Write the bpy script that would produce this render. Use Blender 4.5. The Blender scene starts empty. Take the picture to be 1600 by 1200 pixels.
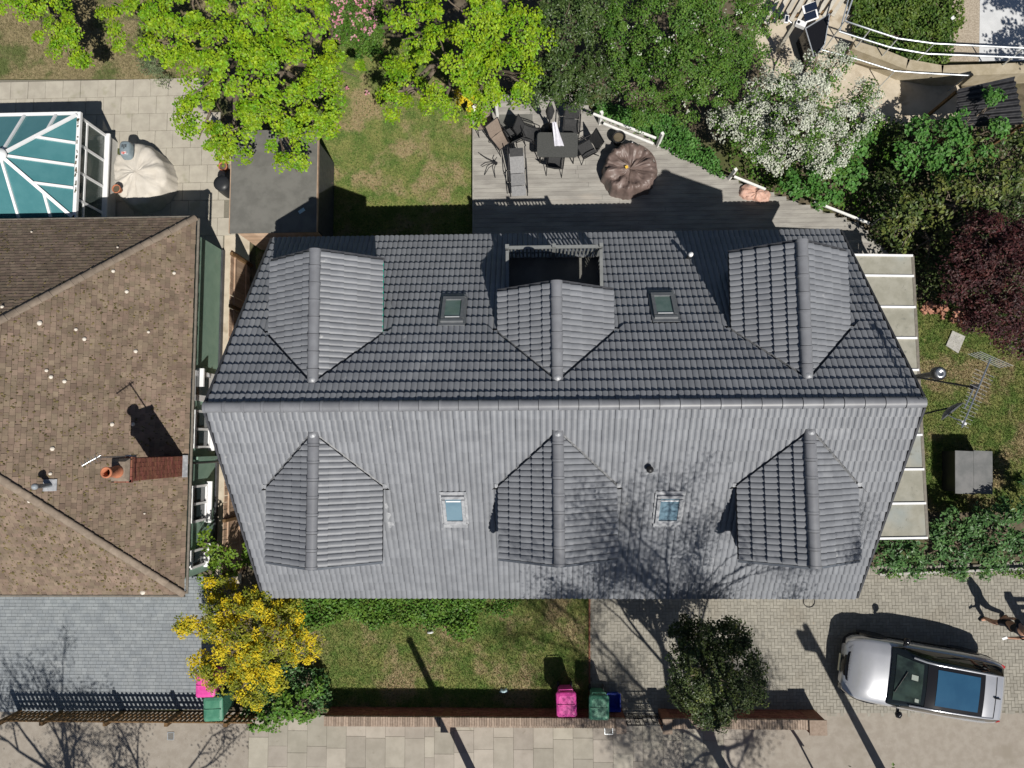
import bpy, bmesh, math, random
import numpy as np
from mathutils import Vector, Matrix, noise as mnoise
R_ = math.radians
SC = bpy.context.scene
COL = SC.collection
rnd = random.Random(7)
nrg = np.random.default_rng(11)

# ---------------------------------------------------------------- camera
# drone about 22.6 m up, looking almost straight down (image right = +X, image up = +Y)
CAM_H = 22.6
CR = Vector((0.99943161, -0.00544546, -0.03326865))
CU = Vector((0.0081552, 0.99661, 0.08186576))
CF = Vector((-0.03271007, 0.08209054, -0.99608794))
cd = bpy.data.cameras.new('camera')
cam = bpy.data.objects.new('camera', cd); COL.objects.link(cam)
cam.matrix_world = Matrix(((CR.x, CU.x, -CF.x, 0), (CR.y, CU.y, -CF.y, 0), (CR.z, CU.z, -CF.z, CAM_H), (0, 0, 0, 1)))
cd.sensor_width = 36.0; cd.lens = 1108.0 / 1600 * 36; cd.clip_end = 500; cd.clip_start = 0.1
SC.camera = cam
# ---------------------------------------------------------------- light
SUN_EL = 53.0
w = bpy.data.worlds.new('World'); SC.world = w; w.use_nodes = True
nt = w.node_tree; nt.nodes.clear()
wo = nt.nodes.new('ShaderNodeOutputWorld'); bg = nt.nodes.new('ShaderNodeBackground'); sky = nt.nodes.new('ShaderNodeTexSky')
sky.sky_type = 'NISHITA'; sky.sun_disc = False; sky.sun_elevation = R_(SUN_EL); sky.sun_rotation = R_(153.4); sky.air_density = .75; sky.dust_density = .5
bg.inputs[1].default_value = 0.05
nt.links.new(sky.outputs[0], bg.inputs[0]); nt.links.new(bg.outputs[0], wo.inputs[0])
sl = bpy.data.lights.new('sun', 'SUN'); sl.energy = 5.0; sl.angle = R_(0.5); sl.color = (1.0, 0.955, 0.88)
sun = bpy.data.objects.new('sun', sl); COL.objects.link(sun); sun.location = (10, -20, 30)
sd = Vector((-0.447 * math.cos(R_(SUN_EL)), 0.894 * math.cos(R_(SUN_EL)), -math.sin(R_(SUN_EL))))
sun.rotation_euler = sd.to_track_quat('-Z', 'Y').to_euler()
SC.view_settings.view_transform = 'Standard'; SC.view_settings.look = 'None'
SC.view_settings.gamma = 1.0; SC.view_settings.exposure = 0.0; SC.view_settings.use_curve_mapping = False

# ---------------------------------------------------------------- helpers
def at(px, py, z=0.0):
    """survey point: where the sight line through photo point (px,py) meets height z"""
    d = CF + CR * ((px - 800) / 1108.0) - CU * ((py - 600) / 1108.0)
    t = (z - CAM_H) / d.z
    return Vector((d.x * t, d.y * t, z))
def pix(P):
    d = Vector(P) - Vector((0, 0, CAM_H)); z = d.dot(CF)
    return 800 + 1108 * d.dot(CR) / z, 600 - 1108 * d.dot(CU) / z
def wm(o):
    if o.parent is None: return o.matrix_basis.copy()
    return wm(o.parent) @ o.matrix_parent_inverse @ o.matrix_basis
def adopt(o, parent):
    o.parent = parent
    o.matrix_parent_inverse = wm(parent).inverted()
def tag(o, label=None, cat=None, group=None, kind=None):
    if label: o['label'] = label
    if cat: o['category'] = cat
    if group: o['group'] = group
    if kind: o['kind'] = kind
    return o
def thing(name, label, cat, loc=(0, 0, 0), group=None):
    o = bpy.data.objects.new(name, None); COL.objects.link(o); o.location = loc; o.empty_display_size = 0.2
    return tag(o, label, cat, group)
def link(name, me, mt=None, parent=None, M=None):
    if mt is not None and len(me.materials) == 0: me.materials.append(mt)
    o = bpy.data.objects.new(name, me); COL.objects.link(o)
    if M is not None: o.matrix_basis = M
    if parent is not None: adopt(o, parent)
    return o
def dup(root, loc, rz=0.0, label=None, s=1.0):
    r = root.copy(); COL.objects.link(r); r.location = loc; r.rotation_euler = (0, 0, rz); r.scale = (s, s, s)
    if label: r['label'] = label
    for ch in list(root.children):
        c = ch.copy(); COL.objects.link(c); c.parent = r; c.matrix_parent_inverse = ch.matrix_parent_inverse.copy()
        for g in list(ch.children):
            d = g.copy(); COL.objects.link(d); d.parent = c; d.matrix_parent_inverse = g.matrix_parent_inverse.copy()
    return r
def fast(name, V, F, smooth=False):
    """mesh from numpy arrays; F is (n,3) or (n,4)"""
    V = np.asarray(V, dtype=np.float32); F = np.asarray(F, dtype=np.int32)
    me = bpy.data.meshes.new(name); k = F.shape[1]
    me.vertices.add(len(V)); me.vertices.foreach_set('co', V.ravel())
    me.loops.add(F.size); me.loops.foreach_set('vertex_index', F.ravel())
    me.polygons.add(len(F)); me.polygons.foreach_set('loop_start', np.arange(0, F.size, k, dtype=np.int32))
    me.polygons.foreach_set('loop_total', np.full(len(F), k, dtype=np.int32))
    me.polygons.foreach_set('use_smooth', np.full(len(F), smooth, dtype=bool))
    me.update(calc_edges=True)
    return me

class MB:
    def __init__(s): s.v = []; s.f = []; s.sm = []
    def add(s, vs, fs, smooth=False):
        b = len(s.v); s.v += [tuple(x) for x in vs]
        for q in fs: s.f.append(tuple(b + i for i in q)); s.sm.append(smooth)
        return s
    def poly(s, pts): return s.add(pts, [tuple(range(len(pts)))])
    def box(s, c, d, rz=0.0, M=None, taper=1.0):
        x, y, z = d[0] / 2, d[1] / 2, d[2] / 2
        vs = [Vector((i * x * (taper if k > 0 else 1), j * y * (taper if k > 0 else 1), k * z)) for k in (-1, 1) for j in (-1, 1) for i in (-1, 1)]
        if M is None: M = Matrix.Rotation(rz, 3, 'Z')
        c = Vector(c); vs = [M @ q + c for q in vs]
        return s.add(vs, [(0, 2, 3, 1), (4, 5, 7, 6), (0, 1, 5, 4), (2, 6, 7, 3), (0, 4, 6, 2), (1, 3, 7, 5)])
    def beam(s, p, q, wd, ht, up=(0, 0, 1)):
        p = Vector(p); q = Vector(q); d = (q - p); L = d.length
        if L < 1e-6: return s
        d.normalize(); up = Vector(up); sx = d.cross(up)
        if sx.length < 1e-4: sx = d.cross(Vector((1, 0, 0)))
        sx.normalize(); u = sx.cross(d)
        M = Matrix((sx, d, u)).transposed()
        return s.box((p + q) / 2, (wd, L, ht), M=M)
    def tube(s, pts, r, n=6, smooth=True, caps=True):
        pts = [Vector(a) for a in pts]
        rs = r if isinstance(r, (list, tuple)) else [r] * len(pts)
        vs = []; fs = []
        prev = None
        for i, a in enumerate(pts):
            d = (pts[min(i + 1, len(pts) - 1)] - pts[max(i - 1, 0)])
            if d.length < 1e-7: d = Vector((0, 0, 1))
            d.normalize()
            ref = prev if prev is not None and abs(prev.dot(d)) < .95 else (Vector((0, 0, 1)) if abs(d.z) < .9 else Vector((1, 0, 0)))
            x = d.cross(ref).normalized(); y = d.cross(x).normalized(); prev = x.cross(d)
            for k in range(n):
                t = 2 * math.pi * k / n
                vs.append(a + x * (math.cos(t) * rs[i]) + y * (math.sin(t) * rs[i]))
        for i in range(len(pts) - 1):
            for k in range(n):
                fs.append((i * n + k, i * n + (k + 1) % n, (i + 1) * n + (k + 1) % n, (i + 1) * n + k))
        s.add(vs, fs, smooth)
        if caps:
            s.add(vs[:n], [tuple(range(n - 1, -1, -1))]); s.add(vs[-n:], [tuple(range(n))])
        return s
    def lathe(s, c, prof, n=16, smooth=True, M=None, caps=True):
        c = Vector(c); vs = []; fs = []
        for (r, z) in prof:
            for k in range(n):
                t = 2 * math.pi * k / n
                q = Vector((r * math.cos(t), r * math.sin(t), z))
                vs.append((M @ q if M else q) + c)
        for i in range(len(prof) - 1):
            for k in range(n):
                fs.append((i * n + k, i * n + (k + 1) % n, (i + 1) * n + (k + 1) % n, (i + 1) * n + k))
        s.add(vs, fs, smooth)
        if caps:
            s.add(vs[:n], [tuple(range(n - 1, -1, -1))]); s.add(vs[-n:], [tuple(range(n))])
        return s
    def prism(s, pts, z0, z1):
        """vertical extrusion of a ccw plan polygon"""
        n = len(pts)
        a = [(q[0], q[1], z0) for q in pts]; b = [(q[0], q[1], z1) for q in pts]
        s.add(a + b, [tuple(range(n - 1, -1, -1)), tuple(range(n, 2 * n))] + [(i, (i + 1) % n, n + (i + 1) % n, n + i) for i in range(n)])
        return s
    def grid(s, rows, smooth=True, closed=False):
        n = len(rows[0]); vs = [q for r in rows for q in r]; fs = []
        for i in range(len(rows) - 1):
            for k in range(n - (0 if closed else 1)):
                fs.append((i * n + k, i * n + (k + 1) % n, (i + 1) * n + (k + 1) % n, (i + 1) * n + k))
        return s.add(vs, fs, smooth)
    def mesh(s, name):
        me = bpy.data.meshes.new(name); me.from_pydata(s.v, [], s.f)
        me.polygons.foreach_set('use_smooth', s.sm); me.update(); return me
    def build(s, name, mt, parent=None):
        return link(name, s.mesh(name), mt, parent)

def bevel(o, wd=0.01, seg=2):
    m = o.modifiers.new('bevel', 'BEVEL'); m.width = wd; m.segments = seg; m.limit_method = 'ANGLE'; m.angle_limit = R_(35)
    return o

# ---------------------------------------------------------------- materials
def mat(name, c1, c2=None, rough=.8, scale=6.0, detail=6, lo=.35, hi=.65, c3=None, scale3=.6, lo3=.5, hi3=.65, bump=.0, bscale=60, bdist=.01,
        rand=0.0, metal=0.0, spec=.4, trans=0.0, alpha=1.0, ior=1.45, sub=0.0, coat=0.0, hue=0.0, spots=None, stretch=None, tl=0.0):
    m = bpy.data.materials.new(name); m.use_nodes = True
    N = m.node_tree.nodes; L = m.node_tree.links; b = N['Principled BSDF']
    geo = N.new('ShaderNodeNewGeometry')
    pos = geo.outputs['Position']
    if stretch:
        mp = N.new('ShaderNodeVectorMath'); mp.operation = 'MULTIPLY'; mp.inputs[1].default_value = stretch; L.new(pos, mp.inputs[0]); pos = mp.outputs[0]
    def noise(sc, det=detail, rgh=.6):
        n = N.new('ShaderNodeTexNoise'); n.inputs['Scale'].default_value = sc; n.inputs['Detail'].default_value = det; n.inputs['Roughness'].default_value = rgh
        L.new(pos, n.inputs['Vector']); return n.outputs['Fac']
    def ramp(fac, a, z):
        r = N.new('ShaderNodeMapRange'); r.inputs[1].default_value = a; r.inputs[2].default_value = z; r.interpolation_type = 'SMOOTHSTEP'
        L.new(fac, r.inputs[0]); return r.outputs[0]
    def mix(f, A, B, mode='MIX'):
        x = N.new('ShaderNodeMix'); x.data_type = 'RGBA'; x.blend_type = mode
        if isinstance(f, float): x.inputs[0].default_value = f
        else: L.new(f, x.inputs[0])
        for sk, val in ((x.inputs[6], A), (x.inputs[7], B)):
            if isinstance(val, tuple): sk.default_value = (*val, 1)
            else: L.new(val, sk)
        return x.outputs[2]
    col = c1
    if c2: col = mix(ramp(noise(scale), lo, hi), c1, c2)
    if c3: col = mix(ramp(noise(scale3, 4), lo3, hi3), col, c3)
    if spots:
        for (sc, a, z, cc) in spots: col = mix(ramp(noise(sc, 3), a, z), col, cc)
    if rand or hue:
        oi = N.new('ShaderNodeObjectInfo'); ad = N.new('ShaderNodeMath'); ad.operation = 'ADD'
        L.new(oi.outputs['Random'], ad.inputs[0]); L.new(geo.outputs['Random Per Island'], ad.inputs[1])
        fr = N.new('ShaderNodeMath'); fr.operation = 'FRACT'; L.new(ad.outputs[0], fr.inputs[0])
        mr = N.new('ShaderNodeMapRange'); mr.inputs[3].default_value = 1 - rand; mr.inputs[4].default_value = 1 + rand; L.new(fr.outputs[0], mr.inputs[0])
        hs = N.new('ShaderNodeHueSaturation'); L.new(mr.outputs[0], hs.inputs['Value'])
        if hue:
            w2 = N.new('ShaderNodeMath'); w2.operation = 'MULTIPLY'; w2.inputs[1].default_value = 7.31; L.new(fr.outputs[0], w2.inputs[0])
            f2 = N.new('ShaderNodeMath'); f2.operation = 'FRACT'; L.new(w2.outputs[0], f2.inputs[0])
            h2 = N.new('ShaderNodeMapRange'); h2.inputs[3].default_value = .5 - hue; h2.inputs[4].default_value = .5 + hue; L.new(f2.outputs[0], h2.inputs[0])
            L.new(h2.outputs[0], hs.inputs['Hue'])
        if isinstance(col, tuple): hs.inputs['Color'].default_value = (*col, 1)
        else: L.new(col, hs.inputs['Color'])
        col = hs.outputs[0]
    if isinstance(col, tuple): b.inputs['Base Color'].default_value = (*col, 1)
    else: L.new(col, b.inputs['Base Color'])
    b.inputs['Roughness'].default_value = rough; b.inputs['Metallic'].default_value = metal
    b.inputs['Specular IOR Level'].default_value = spec; b.inputs['IOR'].default_value = ior
    b.inputs['Transmission Weight'].default_value = trans; b.inputs['Alpha'].default_value = alpha
    b.inputs['Coat Weight'].default_value = coat; b.inputs['Coat Roughness'].default_value = .05
    if bump:
        bn = N.new('ShaderNodeBump'); bn.inputs['Strength'].default_value = bump * .35; bn.inputs['Distance'].default_value = bdist
        L.new(noise(bscale, 5), bn.inputs['Height']); L.new(bn.outputs[0], b.inputs['Normal'])
    if tl:
        t = N.new('ShaderNodeBsdfTranslucent'); ms = N.new('ShaderNodeMixShader'); ms.inputs[0].default_value = tl
        if isinstance(col, tuple): t.inputs[0].default_value = (*col, 1)
        else: L.new(col, t.inputs[0])
        L.new(b.outputs[0], ms.inputs[1]); L.new(t.outputs[0], ms.inputs[2]); L.new(ms.outputs[0], N['Material Output'].inputs[0])
    return m
def srgb(r, g, b, k=1.0):
    f = lambda c: (c / 12.92 if c <= .04045 else ((c + .055) / 1.055) ** 2.4)
    return tuple(f(x / 255) * k for x in (r, g, b))
M = {}
M['tile'] = mat('slate_grey_tile', (.183, .192, .211), (.215, .225, .245), rough=.4, scale=3, rand=.06, spec=.5,
                spots=[(.8, .60, .76, (.27, .28, .30)), (14, .68, .8, (.32, .325, .335)), (2.2, .69, .78, (.38, .385, .39))])
M['ridge'] = mat('ridge_tile_grey', (.17, .175, .192), (.2, .207, .225), rough=.42, scale=4, rand=.06, bump=.1, spec=.5)
M['underlay'] = mat('roof_underlay', (.03, .03, .033), rough=.9)
M['lead'] = mat('lead_flashing', (.27, .28, .30), (.42, .43, .45), rough=.5, scale=9, metal=.2, bump=.3, bscale=25)
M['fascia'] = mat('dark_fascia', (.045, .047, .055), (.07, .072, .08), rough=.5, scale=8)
M['gutter'] = mat('dark_gutter', (.028, .03, .034), rough=.4)
M['render'] = mat('white_render', (.62, .61, .58), (.7, .69, .66), rough=.9, scale=5, bump=.1)
M['cheek'] = mat('blue_grey_cheek', (.17, .2, .26), (.22, .25, .31), rough=.6, scale=6)
M['brick'] = mat('red_brick', (.20, .075, .05), (.27, .11, .075), rough=.9, scale=12, rand=.25, bump=.3, hue=.012)
M['cope'] = mat('coping_brick', (.27, .205, .158), (.34, .265, .21), rough=.9, scale=14, rand=.22, bump=.3)
M['mortar'] = mat('mortar', (.26, .235, .20), (.33, .30, .26), rough=.95, scale=20, bump=.2)
M['glass'] = mat('window_glass', (.03, .045, .05), rough=.04, spec=.8)
M['upvc'] = mat('white_upvc', (.78, .79, .80), (.84, .84, .85), rough=.3, scale=5)
M['skyframe'] = mat('skylight_frame', (.16, .17, .185), (.2, .21, .22), rough=.4, scale=6, metal=.2)
M['railpaint'] = mat('grey_rail_paint', (.17, .178, .178), (.2, .21, .21), rough=.55, scale=7)
M['green_render'] = mat('green_painted_render', (.20, .31, .245), (.23, .345, .275), rough=.9, scale=3, bump=.15, bscale=40, spots=[(.9, .58, .72, (.24, .33, .27))])
M['ptile'] = mat('brown_plain_tile', (.165, .123, .09), (.215, .162, .12), rough=.92, scale=2.2, rand=.2, hue=.012,
                 c3=(.245, .18, .14), scale3=.35, lo3=.5, hi3=.7, spots=[(22, .62, .72, (.12, .095, .07))])
M['hip'] = mat('mortared_hip_tile', (.2, .16, .125), (.26, .21, .165), rough=.95, scale=7, rand=.1, bump=.5, bscale=40)
M['moss'] = mat('roof_moss', (.10, .085, .035), (.16, .125, .06), rough=1, scale=9, rand=.4)
M['lichen'] = mat('lichen_spot', (.72, .66, .58), (.6, .55, .48), rough=1, scale=20)
M['terracotta'] = mat('terracotta', (.42, .15, .08), (.5, .2, .11), rough=.85, scale=14, bump=.15)
M['alu'] = mat('aluminium', (.5, .52, .54), rough=.32, metal=.85)
M['galv'] = mat('galvanised_steel', (.62, .66, .7), (.72, .76, .79), rough=.35, scale=14, metal=.6)
M['black'] = mat('black_metal', (.018, .018, .02), rough=.45)
M['grey_plastic'] = mat('grey_plastic', (.24, .27, .30), (.30, .33, .36), rough=.45, scale=9)
M['felt'] = mat('grey_mineral_felt', (.128, .126, .115), (.165, .162, .148), rough=.95, scale=2.5, bump=.4, bscale=120, spots=[(.8, .6, .75, (.18, .178, .16))])
M['cedar'] = mat('pale_timber', (.42, .29, .2), (.54, .39, .28), rough=.85, scale=4, rand=.14, bump=.2, stretch=(1, 1, .2))
M['darkwood'] = mat('brown_stained_timber', (.13, .075, .032), (.2, .12, .055), rough=.8, scale=6, rand=.2, bump=.2)
M['deck'] = mat('weathered_deck_board', (.27, .255, .235), (.36, .345, .315), rough=.9, scale=5, rand=.09, bump=.4, bscale=60, stretch=(.25, 1, 1), spots=[(1.0, .6, .72, (.42, .38, .33))])
M['soil'] = mat('bare_soil', (.085, .07, .045), (.14, .115, .08), rough=1, scale=5, c3=(.075, .085, .03), scale3=.5, lo3=.5, hi3=.64, bump=.6, bscale=25, bdist=.03)
GR1, GR2, GR3 = (.10, .155, .035), (.195, .205, .065), (.30, .24, .135)
M['lawn'] = mat('dry_lawn', GR1, GR2, rough=1, scale=2.0, c3=GR3, scale3=.75, lo3=.48, hi3=.62, bump=.8, bscale=50, bdist=.03, spots=[(13, .52, .66, (.055, .11, .018)), (19, .58, .7, (.30, .27, .12)), (5, .6, .74, (.24, .215, .09)), (26, .64, .72, (.035, .07, .012))])
M['drylawn'] = mat('parched_lawn', (.165, .145, .07), (.28, .23, .13), rough=1, scale=9, c3=(.10, .125, .04), scale3=.8, lo3=.5, hi3=.64, bump=.8, bscale=50, bdist=.03)
M['blade'] = mat('grass_blade', (.11, .185, .035), (.23, .25, .08), rough=.9, scale=2.0, c3=(.30, .24, .12), scale3=.75, lo3=.48, hi3=.62, rand=.35)
M['patio'] = mat('patio_slab', (.37, .34, .285), (.43, .40, .335), rough=.9, scale=3, rand=.05, bump=.2, bscale=50, spots=[(1.3, .6, .72, (.33, .31, .24))])
M['flag'] = mat('pavement_flag', (.315, .288, .243), (.365, .335, .285), rough=.9, scale=2.5, rand=.15, hue=.015, bump=.2, bscale=60, spots=[(3.0, .64, .74, (.28, .255, .21))])
M['conc'] = mat('beige_tarmac', (.275, .243, .205), (.32, .288, .247), rough=.95, scale=4, bump=.4, bscale=110, spots=[(.8, .58, .72, (.255, .225, .185)), (26, .69, .76, (.5, .47, .4))])
M['setts'] = mat('blue_grey_sett', (.215, .235, .255), (.27, .29, .305), rough=.75, scale=3, rand=.08, bump=.3, spots=[(.7, .58, .7, (.31, .325, .335))])
M['pavers'] = mat('buff_block_paver', (.265, .25, .215), (.315, .298, .256), rough=.9, scale=4, rand=.09, bump=.3, spots=[(.7, .58, .7, (.27, .25, .21)), (3, .68, .76, (.36, .27, .18))])
M['joint'] = mat('paving_joint', (.17, .16, .13), (.21, .195, .155), rough=1, scale=20)
M['asphalt'] = mat('asphalt', (.05, .05, .05), (.065, .065, .062), rough=.95, scale=30, bump=.4)
M['pathconc'] = mat('pale_concrete', (.46, .40, .31), (.54, .475, .38), rough=.95, scale=3, bump=.2, spots=[(1.2, .58, .7, (.36, .3, .22))])
M['poly'] = mat('polycarbonate_sheet', (.27, .262, .215), (.33, .32, .27), rough=.3, scale=3, bump=.05, spots=[(.6, .5, .75, (.28, .31, .305)), (7, .6, .78, (.2, .2, .17)), (16, .7, .78, (.12, .12, .09))])
M['consglass'] = mat('teal_conservatory_panel', (.06, .19, .21), (.075, .215, .235), rough=.12, scale=2, spec=.6)
M['cover'] = mat('pale_grey_cover', (.52, .48, .42), (.6, .56, .5), rough=.75, scale=3, bump=.3, bscale=12)
M['brown_cover'] = mat('brown_vinyl_cover', (.13, .094, .082), (.18, .132, .118), rough=.45, scale=4, bump=.5, bscale=9, bdist=.03, spec=.5)
M['pink'] = mat('pink_bin_plastic', (.62, .06, .30), (.70, .09, .36), rough=.35, scale=7)
M['green_bin'] = mat('green_bin_plastic', (.06, .2, .13), (.09, .25, .165), rough=.35, scale=7)
M['blue_plastic'] = mat('blue_plastic', (.02, .06, .45), (.03, .08, .55), rough=.35, scale=9)
M['sling'] = mat('charcoal_sling_fabric', (.035, .036, .038), (.05, .05, .052), rough=.8, scale=20)
M['sling2'] = mat('brown_sling_fabric', (.22, .175, .145), (.26, .21, .175), rough=.8, scale=20)
M['sling3'] = mat('grey_sling_fabric', (.22, .22, .225), (.27, .27, .275), rough=.8, scale=20)
M['bark'] = mat('bark', (.12, .09, .065), (.2, .165, .125), rough=1, scale=12, bump=.6, bscale=30)
M['palebark'] = mat('pale_bark', (.28, .25, .2), (.38, .35, .29), rough=1, scale=12, bump=.5, bscale=30)
M['white'] = mat('white_paint', (.74, .74, .72), (.82, .82, .8), rough=.55, scale=8)
M['cloth'] = mat('pale_lilac_cloth', (.55, .55, .62), (.65, .65, .71), rough=.95, scale=12)
M['skyblue'] = mat('skylight_pane_blue', (.13, .21, .27), (.16, .25, .31), rough=.08, scale=2, spec=.6)
M['skygreen'] = mat('skylight_pane_green', (.10, .16, .14), (.14, .2, .18), rough=.08, scale=3, spec=.6)
M['slatefascia'] = mat('blue_grey_bargeboard', (.11, .125, .15), (.14, .155, .18), rough=.5, scale=6)
M['teal'] = mat('teal_membrane', (.0, .42, .30), (.0, .5, .36), rough=.5, scale=8)
M['clear'] = mat('clear_glass', (.10, .13, .12), rough=.05, alpha=.5, spec=.6)
M['tub'] = mat('blue_grey_plastic', (.19, .24, .27), (.23, .28, .31), rough=.4, scale=9)
M['redwhite'] = mat('red_white_sticker', (.7, .68, .68), (.6, .12, .1), rough=.5, scale=14, lo=.5, hi=.55)
M['cons_off'] = mat('pale_blue_offcut', (.45, .6, .65), rough=.5)
M['browngutter'] = mat('grey_brown_gutter', (.15, .135, .115), (.2, .18, .15), rough=.6, scale=9)
M['conc_dark'] = mat('worn_iron_cover', (.15, .145, .135), (.2, .19, .175), rough=.7, scale=20, metal=.2)
M['dish'] = mat('dark_dish', (.06, .065, .075), (.085, .09, .1), rough=.45, scale=8)
M['boxlid'] = mat('grey_lid', (.13, .135, .135), (.18, .18, .18), rough=.5, scale=3)
M['conc_pale'] = mat('weathered_slab', (.36, .35, .33), (.46, .45, .42), rough=.95, scale=6, bump=.3)
M['palebrick'] = mat('salmon_brick', (.42, .19, .12), (.5, .26, .18), rough=.9, scale=12, rand=.2)
def leafmat(name, a, b, rand=.3, hue=.01, tl=.25, rough=.5, scale=2.5, c3=None):
    return mat(name, a, b, rough=rough, scale=scale, rand=rand, hue=hue, tl=tl, spec=.35, c3=c3, scale3=1.3, lo3=.55, hi3=.68)
M['oak'] = leafmat('bright_oak_leaf', (.125, .265, .007), (.24, .355, .011), .42, .016, .16)
M['dkgreen'] = leafmat('dark_evergreen_leaf', (.035, .068, .016), (.065, .105, .026), .4, .01, .1, .4)
M['midgreen'] = leafmat('mid_green_leaf', (.06, .12, .02), (.11, .17, .028), .35, .012, .2)
M['hawgreen'] = leafmat('olive_green_leaf', (.055, .135, .014), (.10, .19, .026), .4, .012, .2)
M['freshgreen'] = leafmat('fresh_green_leaf', (.06, .17, .03), (.10, .24, .05), .3, .01, .25)
M['laurel'] = leafmat('glossy_laurel_leaf', (.05, .085, .018), (.13, .15, .035), .45, .015, .12, .45)
M['holly'] = leafmat('glossy_holly_leaf', (.025, .045, .012), (.06, .085, .022), .5, .012, .08, .42)
M['purple'] = leafmat('purple_maple_leaf', (.035, .012, .014), (.075, .022, .02), .45, .015, .2)
M['yellow'] = leafmat('yellow_blossom', (.60, .46, .01), (.68, .56, .03), .18, .01, .25, .7)
M['yelgreen'] = leafmat('yellow_green_leaf', (.16, .2, .02), (.3, .3, .02), .3, .012, .25)
M['whiteblossom'] = leafmat('cream_blossom', (.42, .45, .36), (.62, .64, .55), .3, .0, .2, .8)
M['pinkblossom'] = leafmat('pink_blossom', (.6, .22, .3), (.65, .4, .42), .2, .01, .2, .8)
M['weed'] = leafmat('ground_cover_leaf', (.06, .15, .018), (.12, .22, .03), .35, .012, .2)
M['rhodo'] = leafmat('shrub_leaf', (.05, .12, .035), (.09, .18, .055), .35, .01, .15, .4)
M['oakish'] = leafmat('light_green_leaf', (.12, .22, .02), (.19, .29, .03), .3, .012, .25)
M['weedb'] = leafmat('green_shrub_leaf', (.07, .17, .02), (.13, .24, .03), .3, .012, .2)
M['rosem'] = leafmat('grey_green_leaf', (.09, .13, .06), (.14, .17, .08), .3, .01, .1)
M['dryblade'] = mat('dry_grass_blade', (.2, .17, .085), (.3, .245, .14), rough=.9, scale=3, c3=(.12, .15, .045), scale3=.8, lo3=.5, hi3=.64, rand=.35)
M['silver'] = mat('silver_car_paint', (.50, .51, .54), (.54, .55, .58), scale=2, rough=.24, metal=.5, coat=.7, bump=0)
M['carblack'] = mat('gloss_black_trim', (.012, .012, .014), rough=.12, spec=.6)
M['carglass'] = mat('dark_car_glass', (.012, .016, .018), rough=.03, spec=.8)
M['screen'] = mat('greenish_windscreen', (.055, .085, .075), (.02, .028, .028), rough=.04, scale=1.6, spec=.7)
M['pano'] = mat('blue_roof_glass', (.022, .075, .145), (.028, .09, .165), rough=.06, scale=1.5, spec=.6)
M['tyre'] = mat('tyre_rubber', (.02, .02, .02), rough=.85)
M['lamp'] = mat('headlamp_lens', (.5, .52, .55), rough=.08, spec=.7)
M['redlamp'] = mat('tail_lamp', (.35, .02, .02), rough=.15)
M['plate'] = mat('number_plate', (.7, .68, .5), rough=.4)
M['skin'] = mat('skin', (.50, .27, .18), (.55, .31, .21), rough=.55, scale=8)
M['navy'] = mat('dark_clothing', (.018, .019, .026), (.03, .03, .04), rough=.9, scale=20)
M['hair'] = mat('auburn_hair', (.22, .08, .03), (.3, .12, .05), rough=.6, scale=30)
M['solar'] = mat('solar_cell', (.012, .018, .035), rough=.12, spec=.6)
M['slatwood'] = mat('bleached_slat', (.46, .43, .37), (.56, .53, .46), rough=.85, scale=6, rand=.15)
M['corr'] = mat('black_corrugated_sheet', (.016, .016, .018), (.03, .03, .033), rough=.3, scale=7)
M['gravel'] = mat('gravel', (.3, .25, .19), (.45, .39, .31), rough=1, scale=22, bump=.8, bscale=40, bdist=.02)
M['sack'] = mat('pink_sack', (.52, .31, .24), (.6, .4, .33), rough=.85, scale=8, bump=.3)
M['rendwall'] = mat('buff_retaining_wall', (.34, .29, .2), (.42, .365, .27), rough=.95, scale=4, bump=.3)
M['tabletop'] = mat('charcoal_table_top', (.06, .062, .06), (.085, .087, .084), rough=.5, scale=30)
M['yellow_toy'] = mat('yellow_toy', (.75, .45, .05), (.8, .55, .1), rough=.5, scale=10)
M['padconc'] = mat('white_concrete', (.55, .56, .57), (.62, .63, .64), rough=.9, scale=3, bump=.1)
M['upvc_g'] = mat('pale_paper', (.45, .5, .45), rough=.6)
M['settjoint'] = mat('sett_joint', (.13, .145, .155), (.16, .175, .185), rough=1, scale=20)
M['valley'] = mat('valley_lead', (.1, .105, .115), (.2, .205, .215), rough=.5, scale=16, metal=.1)
M['aerial'] = mat('dull_aerial_rod', (.30, .31, .33), rough=.5)
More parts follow.
